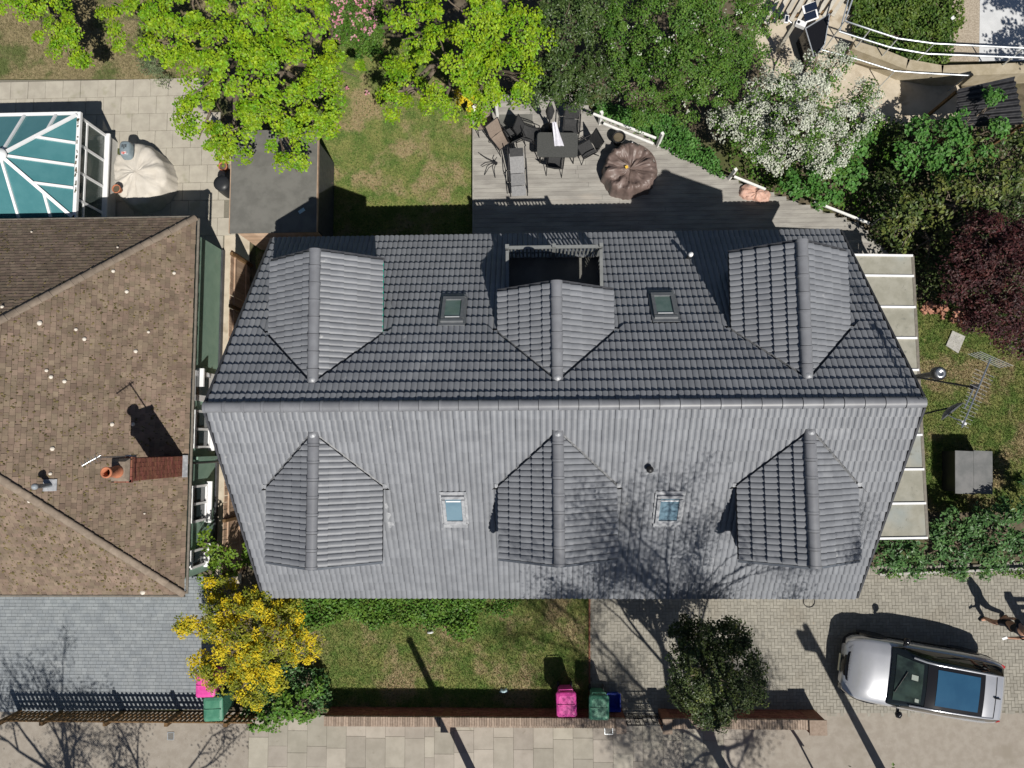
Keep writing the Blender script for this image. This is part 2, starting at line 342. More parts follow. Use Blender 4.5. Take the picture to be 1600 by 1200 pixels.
# ================================================================ main house
YC, HW, ZE, ZR, HX0, HX1 = 0.844, 5.067, 2.6, 6.503, -7.593, 8.652
SLP = (ZR - ZE) / HW; AL = math.atan(SLP); SLEN = math.hypot(HW, ZR - ZE)
def roofz(y): return ZR - abs(y - YC) * SLP
house = thing('chalet_bungalow', 'long house with dark grey tiled gable roof and six gabled dormers', 'house', ((HX0 + HX1) / 2, YC, 0))
TW = 0.285; GA = SLEN / 20
def tile_mesh(W, L, name='roof_tile', lip=.06, hr=.031, nr=6):
    t1 = [0, .045, .13, .32, .55, .78, .92, .975] if nr > 5 else [0, .05, .18, .5, .8, .95]
    t = np.array(t1 + t1 + [0.0]); xs = np.concatenate([np.array(t1), np.array(t1) + 1, [2.0]]) * W / 2
    z = hr * np.maximum(0, np.sin(np.pi * np.clip(t, .0, 1))) ** .55 - np.where(t == 0, .012, 0)
    n = len(xs); sg = .006 * np.sin(np.pi * t)
    V = []
    V += [(x, L, zz * .95 + .008) for x, zz in zip(xs, z)]
    V += [(x, -.0 - s_, zz + .076) for x, zz, s_ in zip(xs, z, sg)]
    V += [(x, -.0 - s_, zz + .076) for x, zz, s_ in zip(xs, z, sg)]
    V += [(x, -.0 - s_ * .5, zz + .076 - lip) for x, zz, s_ in zip(xs, z, sg)]
    V = np.array(V); F = []
    for r in (0, 2):
        for i in range(n - 1): F.append((r * n + i, (r + 1) * n + i, (r + 1) * n + i + 1, r * n + i + 1))
    return V, np.array(F)
def frame(o, up, nn):
    up = Vector(up).normalized(); nn = Vector(nn).normalized(); x = up.cross(nn)
    Mx = Matrix((x, up, nn)).transposed().to_4x4(); Mx.translation = Vector(o); return Mx
def lay(o, up, nn, width, rows, gauge, tw, skip):
    """matrices of tiles on a slope; o = lower left corner"""
    B = frame(o, up, nn); out = []
    nc = int(round(width / tw)); tw = width / nc
    for r in range(rows):
        for c in range(nc):
            jx = rnd.uniform(-.0025, .0025); jz = rnd.uniform(-.001, .0015)
            ctr = B @ Vector((c * tw + tw / 2, r * gauge + gauge / 2, 0))
            if skip and skip(ctr, c, r): continue
            out.append(B @ Matrix.Translation((c * tw + jx, r * gauge, jz)) @ Matrix.Rotation(rnd.uniform(-.004, .004), 4, 'Z'))
    return out
def merge(mats, V, F):
    n = len(V); A = np.empty((len(mats) * n, 3), np.float32); Fa = np.empty((len(mats) * len(F), F.shape[1]), np.int32)
    for i, m in enumerate(mats):
        m = np.array(m); A[i * n:(i + 1) * n] = V @ m[:3, :3].T + m[:3, 3]
        Fa[i * len(F):(i + 1) * len(F)] = F + i * n
    return A, Fa
DW, DZ0, DZ1 = 1.39, 5.08, 6.05
DORM = [(-5.21, -2.87, 1), (.52, -2.80, 1), (6.29, -2.84, 1), (-5.25, 4.62, 0), (.52, 3.77, 0), (6.28, 4.67, 0)]
BX0, BX1, BY0, BY1 = HX0 + TW * 24, HX0 + TW * 33, 3.45, 5.22
SKY = [(-2.05, -1.59, .56, 1, 'front'), (3.28, -1.59, .62, 1, 'front'), (-2.09, 3.32, .57, 0, 'rear'), (3.29, 3.36, .58, 0, 'rear')]
def under_dormer(P, mg=.25):
    for (cx, fy, fr) in DORM:
        d = abs(P.x - cx)
        if d > DW - .25: continue
        zd = DZ1 - d * (DZ1 - DZ0) / DW
        inside = (P.y > fy + .1 and P.y < YC) if fr else (P.y < fy - .1 and P.y > YC)
        if inside and roofz(P.y) < zd - mg: return True
    return False
def sk_main(P, c, r):
    if under_dormer(P): return True
    if P.y > YC and BX0 < P.x < BX1 and BY0 - .2 < P.y < BY1: return True
    for (x, y, ww, fr, _) in SKY:
        if abs(P.x - x) < ww / 2 - .12 and abs(P.y - y) < .25: return True
    return False
# roof deck under the tiles (part), with the balcony opening left out
ca, sa = math.cos(AL), math.sin(AL)
mb = MB()
def slab(x0, x1, y0, y1):
    mb.poly([(x0, y0, roofz(y0) - .015), (x1, y0, roofz(y0) - .015), (x1, y1, roofz(y1) - .015), (x0, y1, roofz(y1) - .015)])
slab(HX0 + .01, HX1 - .01, YC - HW + .04, YC)
slab(HX0 + .01, BX0, YC, YC + HW - .04); slab(BX1, HX1 - .01, YC, YC + HW - .04)
slab(BX0, BX1, YC, BY0); slab(BX0, BX1, BY1, YC + HW - .04)
roof = mb.build('roof', M['underlay'], house)
# valleys: plan lines where dormer slopes meet the main roof; tiles are cut along them
VAL = []
for (cx, fy, fr) in DORM:
    s = -1 if fr else 1; rend = YC + s * (ZR - DZ1) / SLP; yv = YC + s * (ZR - DZ0) / SLP
    for q in (-1, 1):
        d = Vector((q * DW, yv - rend, 0)).normalized(); nv = Vector((-d.y, d.x, 0))
        if nv.x * q < 0: nv = -nv          # outward from the dormer
        VAL.append((cx, s, q, Vector((cx, rend, 0)), nv, abs(yv - rend)))
def cut(m, V, F, co, no):
    """tile mesh cut by a vertical plane; keeps the side no points away from"""
    bm = bmesh.new(); vs = [bm.verts.new(m @ Vector(v)) for v in V]
    for f in F: bm.faces.new([vs[i] for i in f])
    bmesh.ops.bisect_plane(bm, geom=bm.verts[:] + bm.edges[:] + bm.faces[:], plane_co=co, plane_no=no, clear_outer=True)
    bm.verts.index_update(); vv = [tuple(v.co) for v in bm.verts]; ff = [tuple(v.index for v in f.verts) for f in bm.faces]; bm.free()
    return vv, ff
def valley_state(m, V, main):
    """None = keep whole, 'drop', or the (point, normal) plane to cut with"""
    C = m @ Vector((TW / 2, .16, .03))
    for (cx, s, q, o, nv, dm) in VAL:
        if (C.y - YC) * s < 0 or (C.x - cx) * q < 0 or abs(C.x - cx) > DW + .45: continue
        dd = (C.y - o.y) * s
        if dd < -.12 or (dd > dm + .22 and main): continue
        ds = [(m @ Vector(v) - o).dot(nv) for v in ((0, 0, 0), (TW, 0, 0), (0, .36, 0), (TW, .36, 0))]
        if main:
            ds = [d_ - .035 for d_ in ds]
            if max(ds) < 0: return 'drop'
            if min(ds) < 0: return (o + nv * .035, -nv)
        else:
            ds = [d_ + .02 for d_ in ds]
            if min(ds) > 0: return 'drop'
            if max(ds) > 0: return (o - nv * .02, nv)
    return None
TV, TF = tile_mesh(TW, GA + .06)
mats_f = lay((HX0, YC - HW, ZE), (0, ca, sa), (0, -sa, ca), HX1 - HX0, 20, GA, TW, sk_main)
mats_r = lay((HX1, YC + HW, ZE), (0, -ca, sa), (0, sa, ca), HX1 - HX0, 20, GA, TW, sk_main)
allm = []; cv_, cf_ = [], []
for m in mats_f + mats_r:
    st_ = valley_state(m, TV, True)
    if st_ is None: allm.append(m)
    elif st_ != 'drop':
        vv, ff = cut(m, TV, TF, *st_); b_ = len(cv_); cv_ += vv; cf_ += [tuple(i + b_ for i in f) for f in ff]
cme = bpy.data.meshes.new('cut_roof_tiles'); cme.from_pydata(cv_, [], cf_); cme.polygons.foreach_set('use_smooth', [True] * len(cf_))
tag(link('cut_roof_tiles', cme, M['tile'], roof), kind='stuff')
def parea(m):
    q = [pix((m @ Vector(v))) for v in ((0, 0, .03), (TW, 0, .03), (TW, GA, .03), (0, GA, .03))]
    return abs(sum(q[i][0] * q[(i + 1) % 4][1] - q[(i + 1) % 4][0] * q[i][1] for i in range(4))) / 2
order = sorted(range(len(allm)), key=lambda i: -parea(allm[i]))
big = set(order[:300])
me = fast('roof_tile', TV, TF, True); me.materials.append(M['tile'])
for i in order[:300]: link('roof_tile', me, None, roof, allm[i])
A, Fa = merge([m for i, m in enumerate(allm) if i not in big], TV, TF)
tag(link('roof_tiling', fast('roof_tiling', A, Fa, True), M['tile'], roof), kind='stuff')
# ridge
def ridge_mesh(L, r=.128, n=9):
    m_ = MB(); rows = []
    for (yy, rr) in ((0, r - .03), (.0, r + .012), (.06, r + .012), (.061, r), (L - .012, r - .004), (L - .012, r - .04)):
        rows.append([Vector((rr * math.cos(t), yy, rr * .78 * math.sin(t))) for t in [R_(-12 + 204 * k / n) for k in range(n + 1)]])
    for a_ in range(len(rows) - 1): m_.grid(rows[a_:a_ + 2])
    m_.add([rows[0][k] for k in range(n + 1)], [tuple(range(n + 1))])
    return m_.mesh('ridge_tile')
NRT = 36; RL = (HX1 - HX0 + .06) / NRT
rme = ridge_mesh(RL); rme.materials.append(M['ridge'])
for k in range(NRT):
    Mx = Matrix.Translation((HX0 - .03 + k * RL, YC, ZR + .035 + rnd.uniform(-.004, .004))) @ Matrix.Rotation(R_(-90), 4, 'Z')
    link('ridge_tile', rme, None, roof, Mx)
mb = MB()
for x in (HX0 - .03, HX1 + .03):
    mb = MB()
    for s in (-1, 1):
        mb.beam((x, YC + s * HW, ZE + .03), (x, YC + s * .1, ZR - .05), .05, .13, up=(0, -s * 1, 1))
    mb.build('verge_trim', M['fascia'], roof)
for s in (-1, 1):
    g = MB(); y = YC + s * (HW + .03); g.tube([(HX0, y, ZE - .06), (HX1, y, ZE - .06)], .06, 8); g.build('gutter', M['gutter'], house)
    for x in (HX0 + .5, HX1 - .6): MB().tube([(x, YC + s * (HW - .25), 0.02), (x, YC + s * (HW - .25), ZE - .15), (x, YC + s * (HW + .02), ZE - .08)], .035, 8).build('downpipe', M['gutter'], house)
# walls with gables
ix0, ix1, iy0, iy1 = HX0 + .28, HX1 - .28, YC - HW + .38, YC + HW - .38
mb = MB()
zt = roofz(iy0) - .08
for x in (ix0, ix1): mb.poly([(x, iy0, 0), (x, iy1, 0), (x, iy1, zt), (x, YC, ZR - .12), (x, iy0, zt)])
for y in (iy0, iy1): mb.poly([(ix0, y, 0), (ix1, y, 0), (ix1, y, zt), (ix0, y, zt)])
mb.build('wall', M['render'], house)
def window(parent, c, wd, ht, ny, panes=2, nm='window', axis='y'):
    """window on a wall facing +-y (axis y) or +-x; ny = facing sign"""
    def P(u, d, z): return (c[0] + u, c[1] + ny * d, c[2] + z) if axis == 'y' else (c[0] + ny * d, c[1] + u, c[2] + z)
    def sz(a, b, z): return (a, b, z) if axis == 'y' else (b, a, z)
    f = MB()
    f.box(P(0, .02, ht / 2 - .035), sz(wd, .1, .07)); f.box(P(0, .02, -ht / 2 + .035), sz(wd, .1, .07))
    for k in range(panes + 1):
        f.box(P(-wd / 2 + .035 + k * (wd - .07) / panes, .022, 0), sz(.07, .09, ht - .14))
    fo = f.build(nm, M['upvc'], parent)
    for k in range(panes):
        MB().box(P(-wd / 2 + (k + .5) * wd / panes, .012, 0), sz(wd / panes - .11, .02, ht - .16)).build('pane', M['glass'], fo)
    MB().box(P(0, .09, -ht / 2 - .03), sz(wd + .16, .2, .05)).build('sill', M['upvc'], fo)
    return fo
for x in (-5.2, -1.7, 6.0): window(house, (x, iy0, 1.35), 1.7, 1.15, -1, 3)
for x in (-5.0, -1.5, 2.6, 6.2): window(house, (x, iy1, 1.3), 1.6, 1.25, 1, 3)
d_ = MB().box((2.7, iy0 - .03, 1.03), (.95, .07, 2.05)).build('door', M['fascia'], house)
MB().tube([(3.05, iy0 - .1, 1.0), (3.05, iy0 - .1, 1.15)], .015, 6).build('handle', M['alu'], d_)
# skylights
for (x, y, ww, fr, nm) in SKY:
    up = Vector((0, ca, sa)) if fr else Vector((0, -ca, sa)); nn = Vector((0, -sa, ca)) if fr else Vector((0, sa, ca))
    hl = .47; B = frame(Vector((x, y, roofz(y))) + nn * .06, up, nn)
    f = MB(); th = .07
    def bx(m_, cx, cy, cz, sx, sy, sz_): m_.box(B @ Vector((cx, cy, cz)), (sx, sy, sz_), M=B.to_3x3())
    bx(f, 0, hl - .045, .085, ww, .09, .07); bx(f, 0, -hl + .06, .085, ww, .12, .07)
    for s in (-1, 1): bx(f, s * (ww / 2 - .04), -.012, .084, .08, 2 * hl - .215, .068)
    so = f.build('skylight', M['skyframe'] if not fr else M['lead'], house)
    p_ = MB(); bx(p_, 0, -.01, .075, ww - .15, 2 * hl - .2, .02)
    p_.build('pane', M['skyblue'] if fr else M['skygreen'], so)
    p_ = MB(); bx(p_, 0, .30, .095, ww - .2, .035, .02); p_.build('blind_bar', M['upvc'], so)
    fl = MB(); bx(fl, 0, -hl - .07, .07, ww + .06, .14, .012)
    for s in (-1, 1): bx(fl, s * (ww / 2 + .03), 0, .045, .06, 2 * hl + .05, .02)
    bx(fl, 0, hl + .05, .05, ww + .1, .1, .016)
    fl.build('flashing', M['lead'] if fr else M['skyframe'], so)
# dormers
DS = math.hypot(DW, DZ1 - DZ0); BE = math.atan2(DZ1 - DZ0, DW)
cb_, sb_ = math.cos(BE), math.sin(BE)
DG = DS / 5
DV, DF = tile_mesh(TW, DG + .05, nr=5)
dme = fast('dormer_tile', DV, DF, True); dme.materials.append(M['tile'])
rme2 = ridge_mesh(.44, .135); rme2.materials.append(M['ridge'])
wh = ['front dormer nearest the green walled neighbour', 'middle front dormer', 'front dormer at the lean-to end',
      'rear dormer nearest the felt roofed shed', 'shorter rear dormer behind the balcony', 'rear dormer at the lean-to end']
for di, (cx, fy, fr) in enumerate(DORM):
    s = -1 if fr else 1            # facing direction in y
    yin = YC + s * .3
    wy = fy - s * .16               # wall plane set back under the overhang
    body = MB()
    hw_ = DW - .22
    zb = roofz(wy) - .35
    zz = lambda d: DZ1 - d * (DZ1 - DZ0) / DW - .03
    if di == 4: zb = 2.9
    body.add([(cx - hw_, wy, zb), (cx + hw_, wy, zb), (cx + hw_, wy, zz(hw_)), (cx, wy, zz(0)), (cx - hw_, wy, zz(hw_))], [(0, 1, 2, 3, 4)])
    for q in (-1, 1):
        ye = YC + s * (ZR - DZ0 + .2) / SLP
        body.poly([(cx + q * hw_, wy, zb), (cx + q * hw_, wy, zz(hw_)), (cx + q * hw_, ye, zz(hw_)), (cx + q * hw_, ye, zb)])
    dm = body.build('dormer', M['cheek'], house); dm['label'] = wh[di]
    window(dm, (cx, wy + s * .02, zb + .95 if di != 4 else 3.95), 1.3 if di != 4 else 1.7, .9 if di != 4 else 1.9, s, 2)
    und = MB()
    for q in (-1, 1):
        und.poly([(cx, fy, DZ1 - .02), (cx + q * DW, fy, DZ0 - .02), (cx + q * DW, yin, DZ0 - .02), (cx, yin, DZ1 - .02)])
    und.build('underlay', M['underlay'], dm)
    ln = abs(YC - fy) - .15
    def sk(P, c, r):
        return P.z < roofz(P.y) - .16
    nc = int(round(ln / TW)); ln = nc * TW
    y_far = fy - s * ln
    ymin, ymax = min(fy, y_far), max(fy, y_far)
    mm = lay((cx - DW, ymax, DZ0), (cb_, 0, sb_), (-sb_, 0, cb_), ln, 5, DG, TW, sk)
    mm += lay((cx + DW, ymin, DZ0), (-cb_, 0, sb_), (sb_, 0, cb_), ln, 5, DG, TW, sk)
    for m_ in mm:
        st_ = valley_state(m_, DV, False)
        if st_ is None: link('dormer_tile', dme, None, dm, m_)
        elif st_ != 'drop':
            vv, ff = cut(m_, DV, DF, *st_)
            if ff:
                c_ = bpy.data.meshes.new('cut_tile'); c_.from_pydata(vv, [], ff); c_.polygons.foreach_set('use_smooth', [True] * len(ff)); link('cut_tile', c_, M['tile'], dm)
    # ridge of the dormer
    rend = YC + s * (ZR - DZ1) / SLP
    L = abs(rend - fy) + .12; nk = int(round(L / .42)); L /= nk
    for k in range(nk):
        y0 = fy + s * .03 - s * k * L
        Mx = Matrix.Translation((cx, y0, DZ1 + .03 + rnd.uniform(-.003, .003))) @ (Matrix.Rotation(0 if s < 0 else math.pi, 4, 'Z')) @ Matrix.Diagonal((1, L / .44, 1, 1))
        link('ridge_tile', rme2, None, dm, Mx)
    MB().lathe((cx, rend - s * -.06, DZ1 + .05), [(.0, .1), (.07, .085), (.11, .02), (.14, -.06)], 8).build('lead_saddle', M['lead'], dm)
    # valley flashing and eaves trim
    yv = YC + s * (ZR - DZ0) / SLP
    for q in (-1, 1):
        MB().beam((cx + q * .02, rend + s * .02, DZ1 + .0), (cx + q * (DW + .04), yv + s * .03, DZ0 - .0), .16, .02).build('valley_flashing', M['valley'], dm)
        MB().beam((cx + q * (DW + .1), rend + s * .62, DZ1 - .42), (cx + q * (DW + .1), yv + s * .02, DZ0 + .01), .0, .0) if False else None
        MB().tube([(cx + q * (DW + .02), fy, DZ0 - .06), (cx + q * (DW + .02), yv + s * .12, DZ0 - .06)], .035, 6).build('gutter', M['gutter'], dm)
        MB().beam((cx, fy + s * .04, DZ1 - .06), (cx + q * (DW + .02), fy + s * .04, DZ0 - .07), .05, .16).build('bargeboard', M['fascia'] if not fr else M['slatefascia'], dm)
    MB().box((cx + DW + .1, yv + s * .05, roofz(yv + s * .05) + .07), (.1, .14, .03), M=frame((0, 0, 0), (0, -s * ca, sa), (0, s * sa, ca)).to_3x3()).build('lead_flashing', M['lead'], dm)
    MB().box((cx - DW - .1, yv + s * .05, roofz(yv + s * .05) + .07), (.08, .12, .03), M=frame((0, 0, 0), (0, -s * ca, sa), (0, s * sa, ca)).to_3x3()).build('lead_flashing', M['lead'], dm)
    if di == 3:
        MB().beam((cx + DW + .03, fy - .05, DZ0 + .02), (cx + DW + .03, yv + .1, DZ0 + .02), .05, .05).build('teal_membrane_strip', M['teal'], dm)
    if di == 4:
        MB().beam((cx - DW - .03, fy - .02, DZ0 + .02), (cx - DW - .03, fy - .5, DZ0 + .02), .05, .05).build('teal_membrane_strip', M['teal'], dm)
    if fr and di == 0 or di == 3:
        y_ = fy - s * 1.0
        MB().poly([(cx + DW + .03, y_ - .3, roofz(y_ - .3) + .1), (cx + DW + .2, y_ - .3, roofz(y_ - .3) + .09), (cx + DW + .08, y_ + .45, roofz(y_ + .45) + .09), (cx + DW + .03, y_ + .45, roofz(y_ + .45) + .1)]).build('cheek_flashing', M['lead'], dm)
# balcony let into the rear slope
BF = 2.95
bal = MB().box(((BX0 + BX1) / 2, (BY0 + BY1) / 2 + .05, BF - .05), (BX1 - BX0 - .02, BY1 - BY0, .1)).build('balcony', M['felt'], house)
for x in (BX0 + .02, BX1 - .02):
    MB().add([(x, BY0, BF), (x, BY1, BF), (x, BY1, roofz(BY1) + .05), (x, BY0, roofz(BY0) + .05)], [(0, 1, 2, 3)]).build('side_wall', M['fascia'], bal)
MB().box(((BX0 + BX1) / 2, BY1 + .03, (BF + roofz(BY1)) / 2), (BX1 - BX0, .08, roofz(BY1) - BF + .1)).build('upstand', M['fascia'], bal)
RT = 4.12; RY = BY1 - .06
for (p_, q_) in (((BX0 + .04, RY, RT), (BX1 - .04, RY, RT)), ((BX0 + .04, RY - .08, RT - .02), (BX0 + .04, 3.75, RT - .02)), ((BX1 - .04, RY - .08, RT - .02), (BX1 - .04, 3.75, RT - .02))):
    MB().beam(p_, q_, .085, .045).build('handrail', M['railpaint'], bal)
for x in (BX0 + .04, (BX0 + BX1) / 2, BX1 - .04): MB().box((x, RY + .015, (BF + RT) / 2 + .06), (.1, .1, RT - BF + .1)).build('rail_post', M['railpaint'], bal)
bme = MB().box((0, 0, 0), (.045, .03, RT - BF - .2)).mesh('baluster'); bme.materials.append(M['railpaint'])
k = 0
for i in range(1, 24):
    if i == 12: continue
    link('baluster', bme, None, bal, Matrix.Translation((BX0 + .04 + i * (BX1 - BX0 - .08) / 24, RY, (BF + RT) / 2 + .05)))
for x in (BX0 + .04, BX1 - .04):
    for i in range(1, 11): link('baluster', bme, None, bal, Matrix.Translation((x, RY - .08 - i * .125, (BF + RT) / 2 + .05)) @ Matrix.Rotation(R_(90), 4, 'Z'))
MB().beam((BX0 + .1, RY, BF + .16), (BX1 - .1, RY, BF + .16), .05, .04).build('bottom_rail', M['railpaint'], bal)
# roof vents
vy = -.66
v_ = MB().lathe((2.70, vy, roofz(vy)), [(.05, -.1), (.05, .2), (.085, .21), (.085, .27), (.06, .3), (.0, .31)], 12).build('vent_cowl', M['black'], house)
MB().box((2.70, vy - .07, roofz(vy - .07) + .06), (.32, .34, .02), M=frame((0, 0, 0), (0, ca, sa), (0, -sa, ca)).to_3x3()).build('lead_slate', M['lead'], v_)
vy = 5.0
v_ = MB().tube([(4.2, vy, roofz(vy) - .1), (4.2, vy, roofz(vy) + .42)], .055, 10).build('vent_pipe', M['gutter'], house)
MB().lathe((4.2, vy, roofz(vy) + .42), [(.05, 0), (.07, .02), (.06, .1), (.0, .12)], 10).build('pipe_cap', M['upvc'], v_)
# ================================================================ neighbour house (left)
nh = thing('hipped_bungalow', 'neighbouring bungalow with mossy brown plain tiled hip roof and pale green walls', 'house', (-15, 1.2, 0))
EX, EY1, EY0, NZ, NT = -9.9, 6.6, -4.19, 2.6, .81
HD = (EY1 - EY0) / 2; APX = (EX - HD, (EY0 + EY1) / 2, NZ + HD * NT); XL = -25.0
ng = math.atan(NT); nc_, ns_ = math.cos(ng), math.sin(ng)
mb = MB()
mb.poly([(EX, EY0, NZ), (EX, EY1, NZ), APX]); mb.poly([(EX, EY1, NZ), (XL, EY1, NZ), (XL, APX[1], APX[2]), APX]); mb.poly([(XL, EY0, NZ), (EX, EY0, NZ), APX, (XL, APX[1], APX[2])])
nroof = mb.build('roof', M['underlay'], nh)
def plain(o, up, nn, width, slen, inside, gauge=.128, tw=.145):
    B = np.array(frame(o, up, nn)); rows = int(slen / gauge); cols = int(width / tw) + 2
    L = gauge + .05; base = np.array([(0, L, .006), (tw - .004, L, .006), (tw - .004, 0, .026), (0, 0, .026), (0, 0, .008), (tw - .004, 0, .008), (0, L, 0), (tw - .004, L, 0)])
    F0 = np.array([(0, 3, 2, 1), (3, 4, 5, 2), (0, 6, 4, 3), (1, 2, 5, 7)])
    VV = []; FF = []; n = 0
    for r in range(rows):
        for c in range(-1, cols):
            x = c * tw + (tw / 2 if r % 2 else 0); y = r * gauge
            if not inside(x + tw / 2, y + gauge / 2): continue
            v = base.copy()
            th = rnd.uniform(-.02, .02); v[:, 0] += x + rnd.uniform(-.004, .004) - th * v[:, 1]; v[:, 1] += y + rnd.uniform(-.006, .006)
            v[2:6, 2] += rnd.uniform(-.003, .005); v[2, 2] += rnd.uniform(-.003, .003)
            VV.append(v @ B[:3, :3].T + B[:3, 3]); FF.append(F0 + n); n += 8
    return np.concatenate(VV), np.concatenate(FF)
SN = HD / nc_
Vs = []; Fs = []; off = 0
hipx = lambda y: y * nc_
for (o, up, nn, wd, ins) in (((EX, EY0, NZ), (-nc_, 0, ns_), (ns_, 0, nc_), EY1 - EY0, lambda x, y: hipx(y) < x < (EY1 - EY0) - hipx(y)),
                             ((EX, EY1, NZ), (0, -nc_, ns_), (0, ns_, nc_), 10.0, lambda x, y: x > hipx(y)),
                             ((EX - 10.0, EY0, NZ), (0, nc_, ns_), (0, -ns_, nc_), 10.0, lambda x, y: x < 10.0 - hipx(y))):
    V, F = plain(o, up, nn, wd, SN, ins); Vs.append(V); Fs.append(F + off); off += len(V)
tag(link('roof_tiles', fast('roof_tiles', np.concatenate(Vs), np.concatenate(Fs)), M['ptile'], nroof), kind='stuff')
# hips
hm = MB(); rows = []
for (yy, rr) in ((0, .105), (.3, .092)): rows.append([Vector((rr * math.cos(t), yy, rr * .55 * math.sin(t))) for t in [R_(-5 + 190 * k / 8) for k in range(9)]])
hm.grid(rows); hm.add(rows[0], [tuple(range(9))]); hme = hm.mesh('hip_tile'); hme.materials.append(M['hip'])
for cy in (EY1, EY0):
    P0 = Vector((EX, cy, NZ)); P1 = Vector(APX); d = (P1 - P0); n = 30; L = d.length / n; d.normalize()
    sx = d.cross(Vector((0, 0, 1))).normalized(); uz = sx.cross(d)
    for k in range(n):
        Mx = Matrix((sx, d, uz)).transposed().to_4x4(); Mx.translation = P0 + d * (k * L) + uz * (.03 + rnd.uniform(-.006, .006))
        link('hip_tile', hme, None, nroof, Mx)
for k in range(12):
    Mx = Matrix.Translation((APX[0] - k * .32, APX[1], APX[2] + .03)) @ Matrix.Rotation(R_(90), 4, 'Z'); link('ridge_tile', hme, None, nroof, Mx)
# moss and lichen
def nz(x, y): return NZ + NT * min(EX - x, EY1 - y, y - EY0)
V = []; F = []
for i in range(6500):
    x = rnd.uniform(-19.5, EX - .05); y = rnd.uniform(EY0 + .05, EY1 - .05)
    rear = (EY1 - y) < min(EX - x, y - EY0); front = (y - EY0) < min(EX - x, EY1 - y)
    if rear and rnd.random() < .5: continue
    z = nz(x, y) + .035; r = rnd.uniform(.012, .042) * (1.25 if front else 1); a = rnd.uniform(0, 6.3); b = len(V)
    for k in range(5): V.append((x + r * rnd.uniform(.7, 1.3) * math.cos(a + k * 1.257), y + r * rnd.uniform(.7, 1.3) * math.sin(a + k * 1.257), z - .02))
    V.append((x, y, z + r * .55)); F += [(b + k, b + (k + 1) % 5, b + 5) for k in range(5)]
tag(link('moss_clumps', fast('moss_clumps', V, F), M['moss'], nroof), kind='stuff')
def on_nroof(px, py):
    lo, hi = 2.0, 8.0
    for _ in range(50):
        m_ = (lo + hi) / 2; P = at(px, py, m_)
        if nz(P.x, P.y) > m_: lo = m_
        else: hi = m_
    return at(px, py, m_)
for (px, py, r) in ((178, 424, .055), (199, 456, .06), (273, 427, .055), (63, 505, .075), (120, 515, .05), (133, 530, .06), (233, 519, .045), (213, 549, .06), (74, 579, .05), (81, 589, .06), (102, 596, .06),
                    (176, 663, .065), (209, 663, .06), (83, 701, .065), (80, 740, .05), (127, 826, .07), (224, 925, .08), (47, 783, .05), (5, 480, .05), (185, 387, .03), (51, 363, .03), (227, 802, .03)):
    P = on_nroof(px, py); m_ = MB(); k = 7
    m_.lathe(P + Vector((0, 0, .03)), [(r * .95, 0), (r * .8, .03), (r * .25, .045)], k); m_.build('lichen_patch', M['lichen'], nroof)
# gutters, walls
for (a, b) in (((EX + .06, EY0, NZ - .05), (EX + .06, EY1, NZ - .05)), ((XL, EY1 + .06, NZ - .05), (EX, EY1 + .06, NZ - .05)), ((XL, EY0 - .06, NZ - .05), (EX, EY0 - .06, NZ - .05))):
    MB().tube([a, b], .04, 8).build('gutter', M['browngutter'], nh)
WX, WY0, WY1 = -10.22, -3.9, 6.33
mb = MB(); mb.poly([(WX, WY0, 0), (WX, WY1, 0), (WX, WY1, NZ), (WX, WY0, NZ)]); mb.poly([(WX, WY1, 0), (XL, WY1, 0), (XL, WY1, NZ), (WX, WY1, NZ)]); mb.poly([(WX, WY0, 0), (XL, WY0, 0), (XL, WY0, NZ), (WX, WY0, NZ)])
mb.build('wall', M['green_render'], nh)
MB().box((WX + .02, (WY0 + WY1) / 2, .09), (.08, WY1 - WY0, .18)).build('plinth', M['fascia'], nh)
MB().box((EX - .18, (WY0 + WY1) / 2, NZ - .09), (.26, EY1 - EY0 - .2, .03)).build('soffit', M['upvc'], nh)
window(nh, (WX + .02, .45, 1.25), 1.15, 1.0, 1, 2, axis='x')
window(nh, (WX + .02, -1.78, 1.3), 1.1, .95, 1, 2, axis='x')
window(nh, (WX + .02, -3.4, 1.25), .55, .9, 1, 1, axis='x')
dd = MB().box((WX + .05, 1.75, 1.02), (.09, .9, 2.04)).build('door', M['upvc'], nh)
MB().box((WX + .11, 1.75, 1.45), (.02, .55, .8)).build('pane', M['glass'], dd); MB().box((WX + .12, 2.1, 1.0), (.05, .12, .03)).build('handle', M['alu'], dd)
MB().box((WX + .12, 2.0, 1.62), (.24, .55, .07)).build('canopy', M['upvc'], nh)
MB().box((WX + .12, -.42, .9), (.2, .09, 1.8)).build('pilaster', M['green_render'], nh)
MB().tube([(WX + .14, -.55, .05), (WX + .14, -.55, NZ - .1)], .04, 8).build('downpipe', M['gutter'], nh)
for x in (-13, -16.5): window(nh, (x, WY0 - .02, 1.3), 1.7, 1.15, -1, 3)
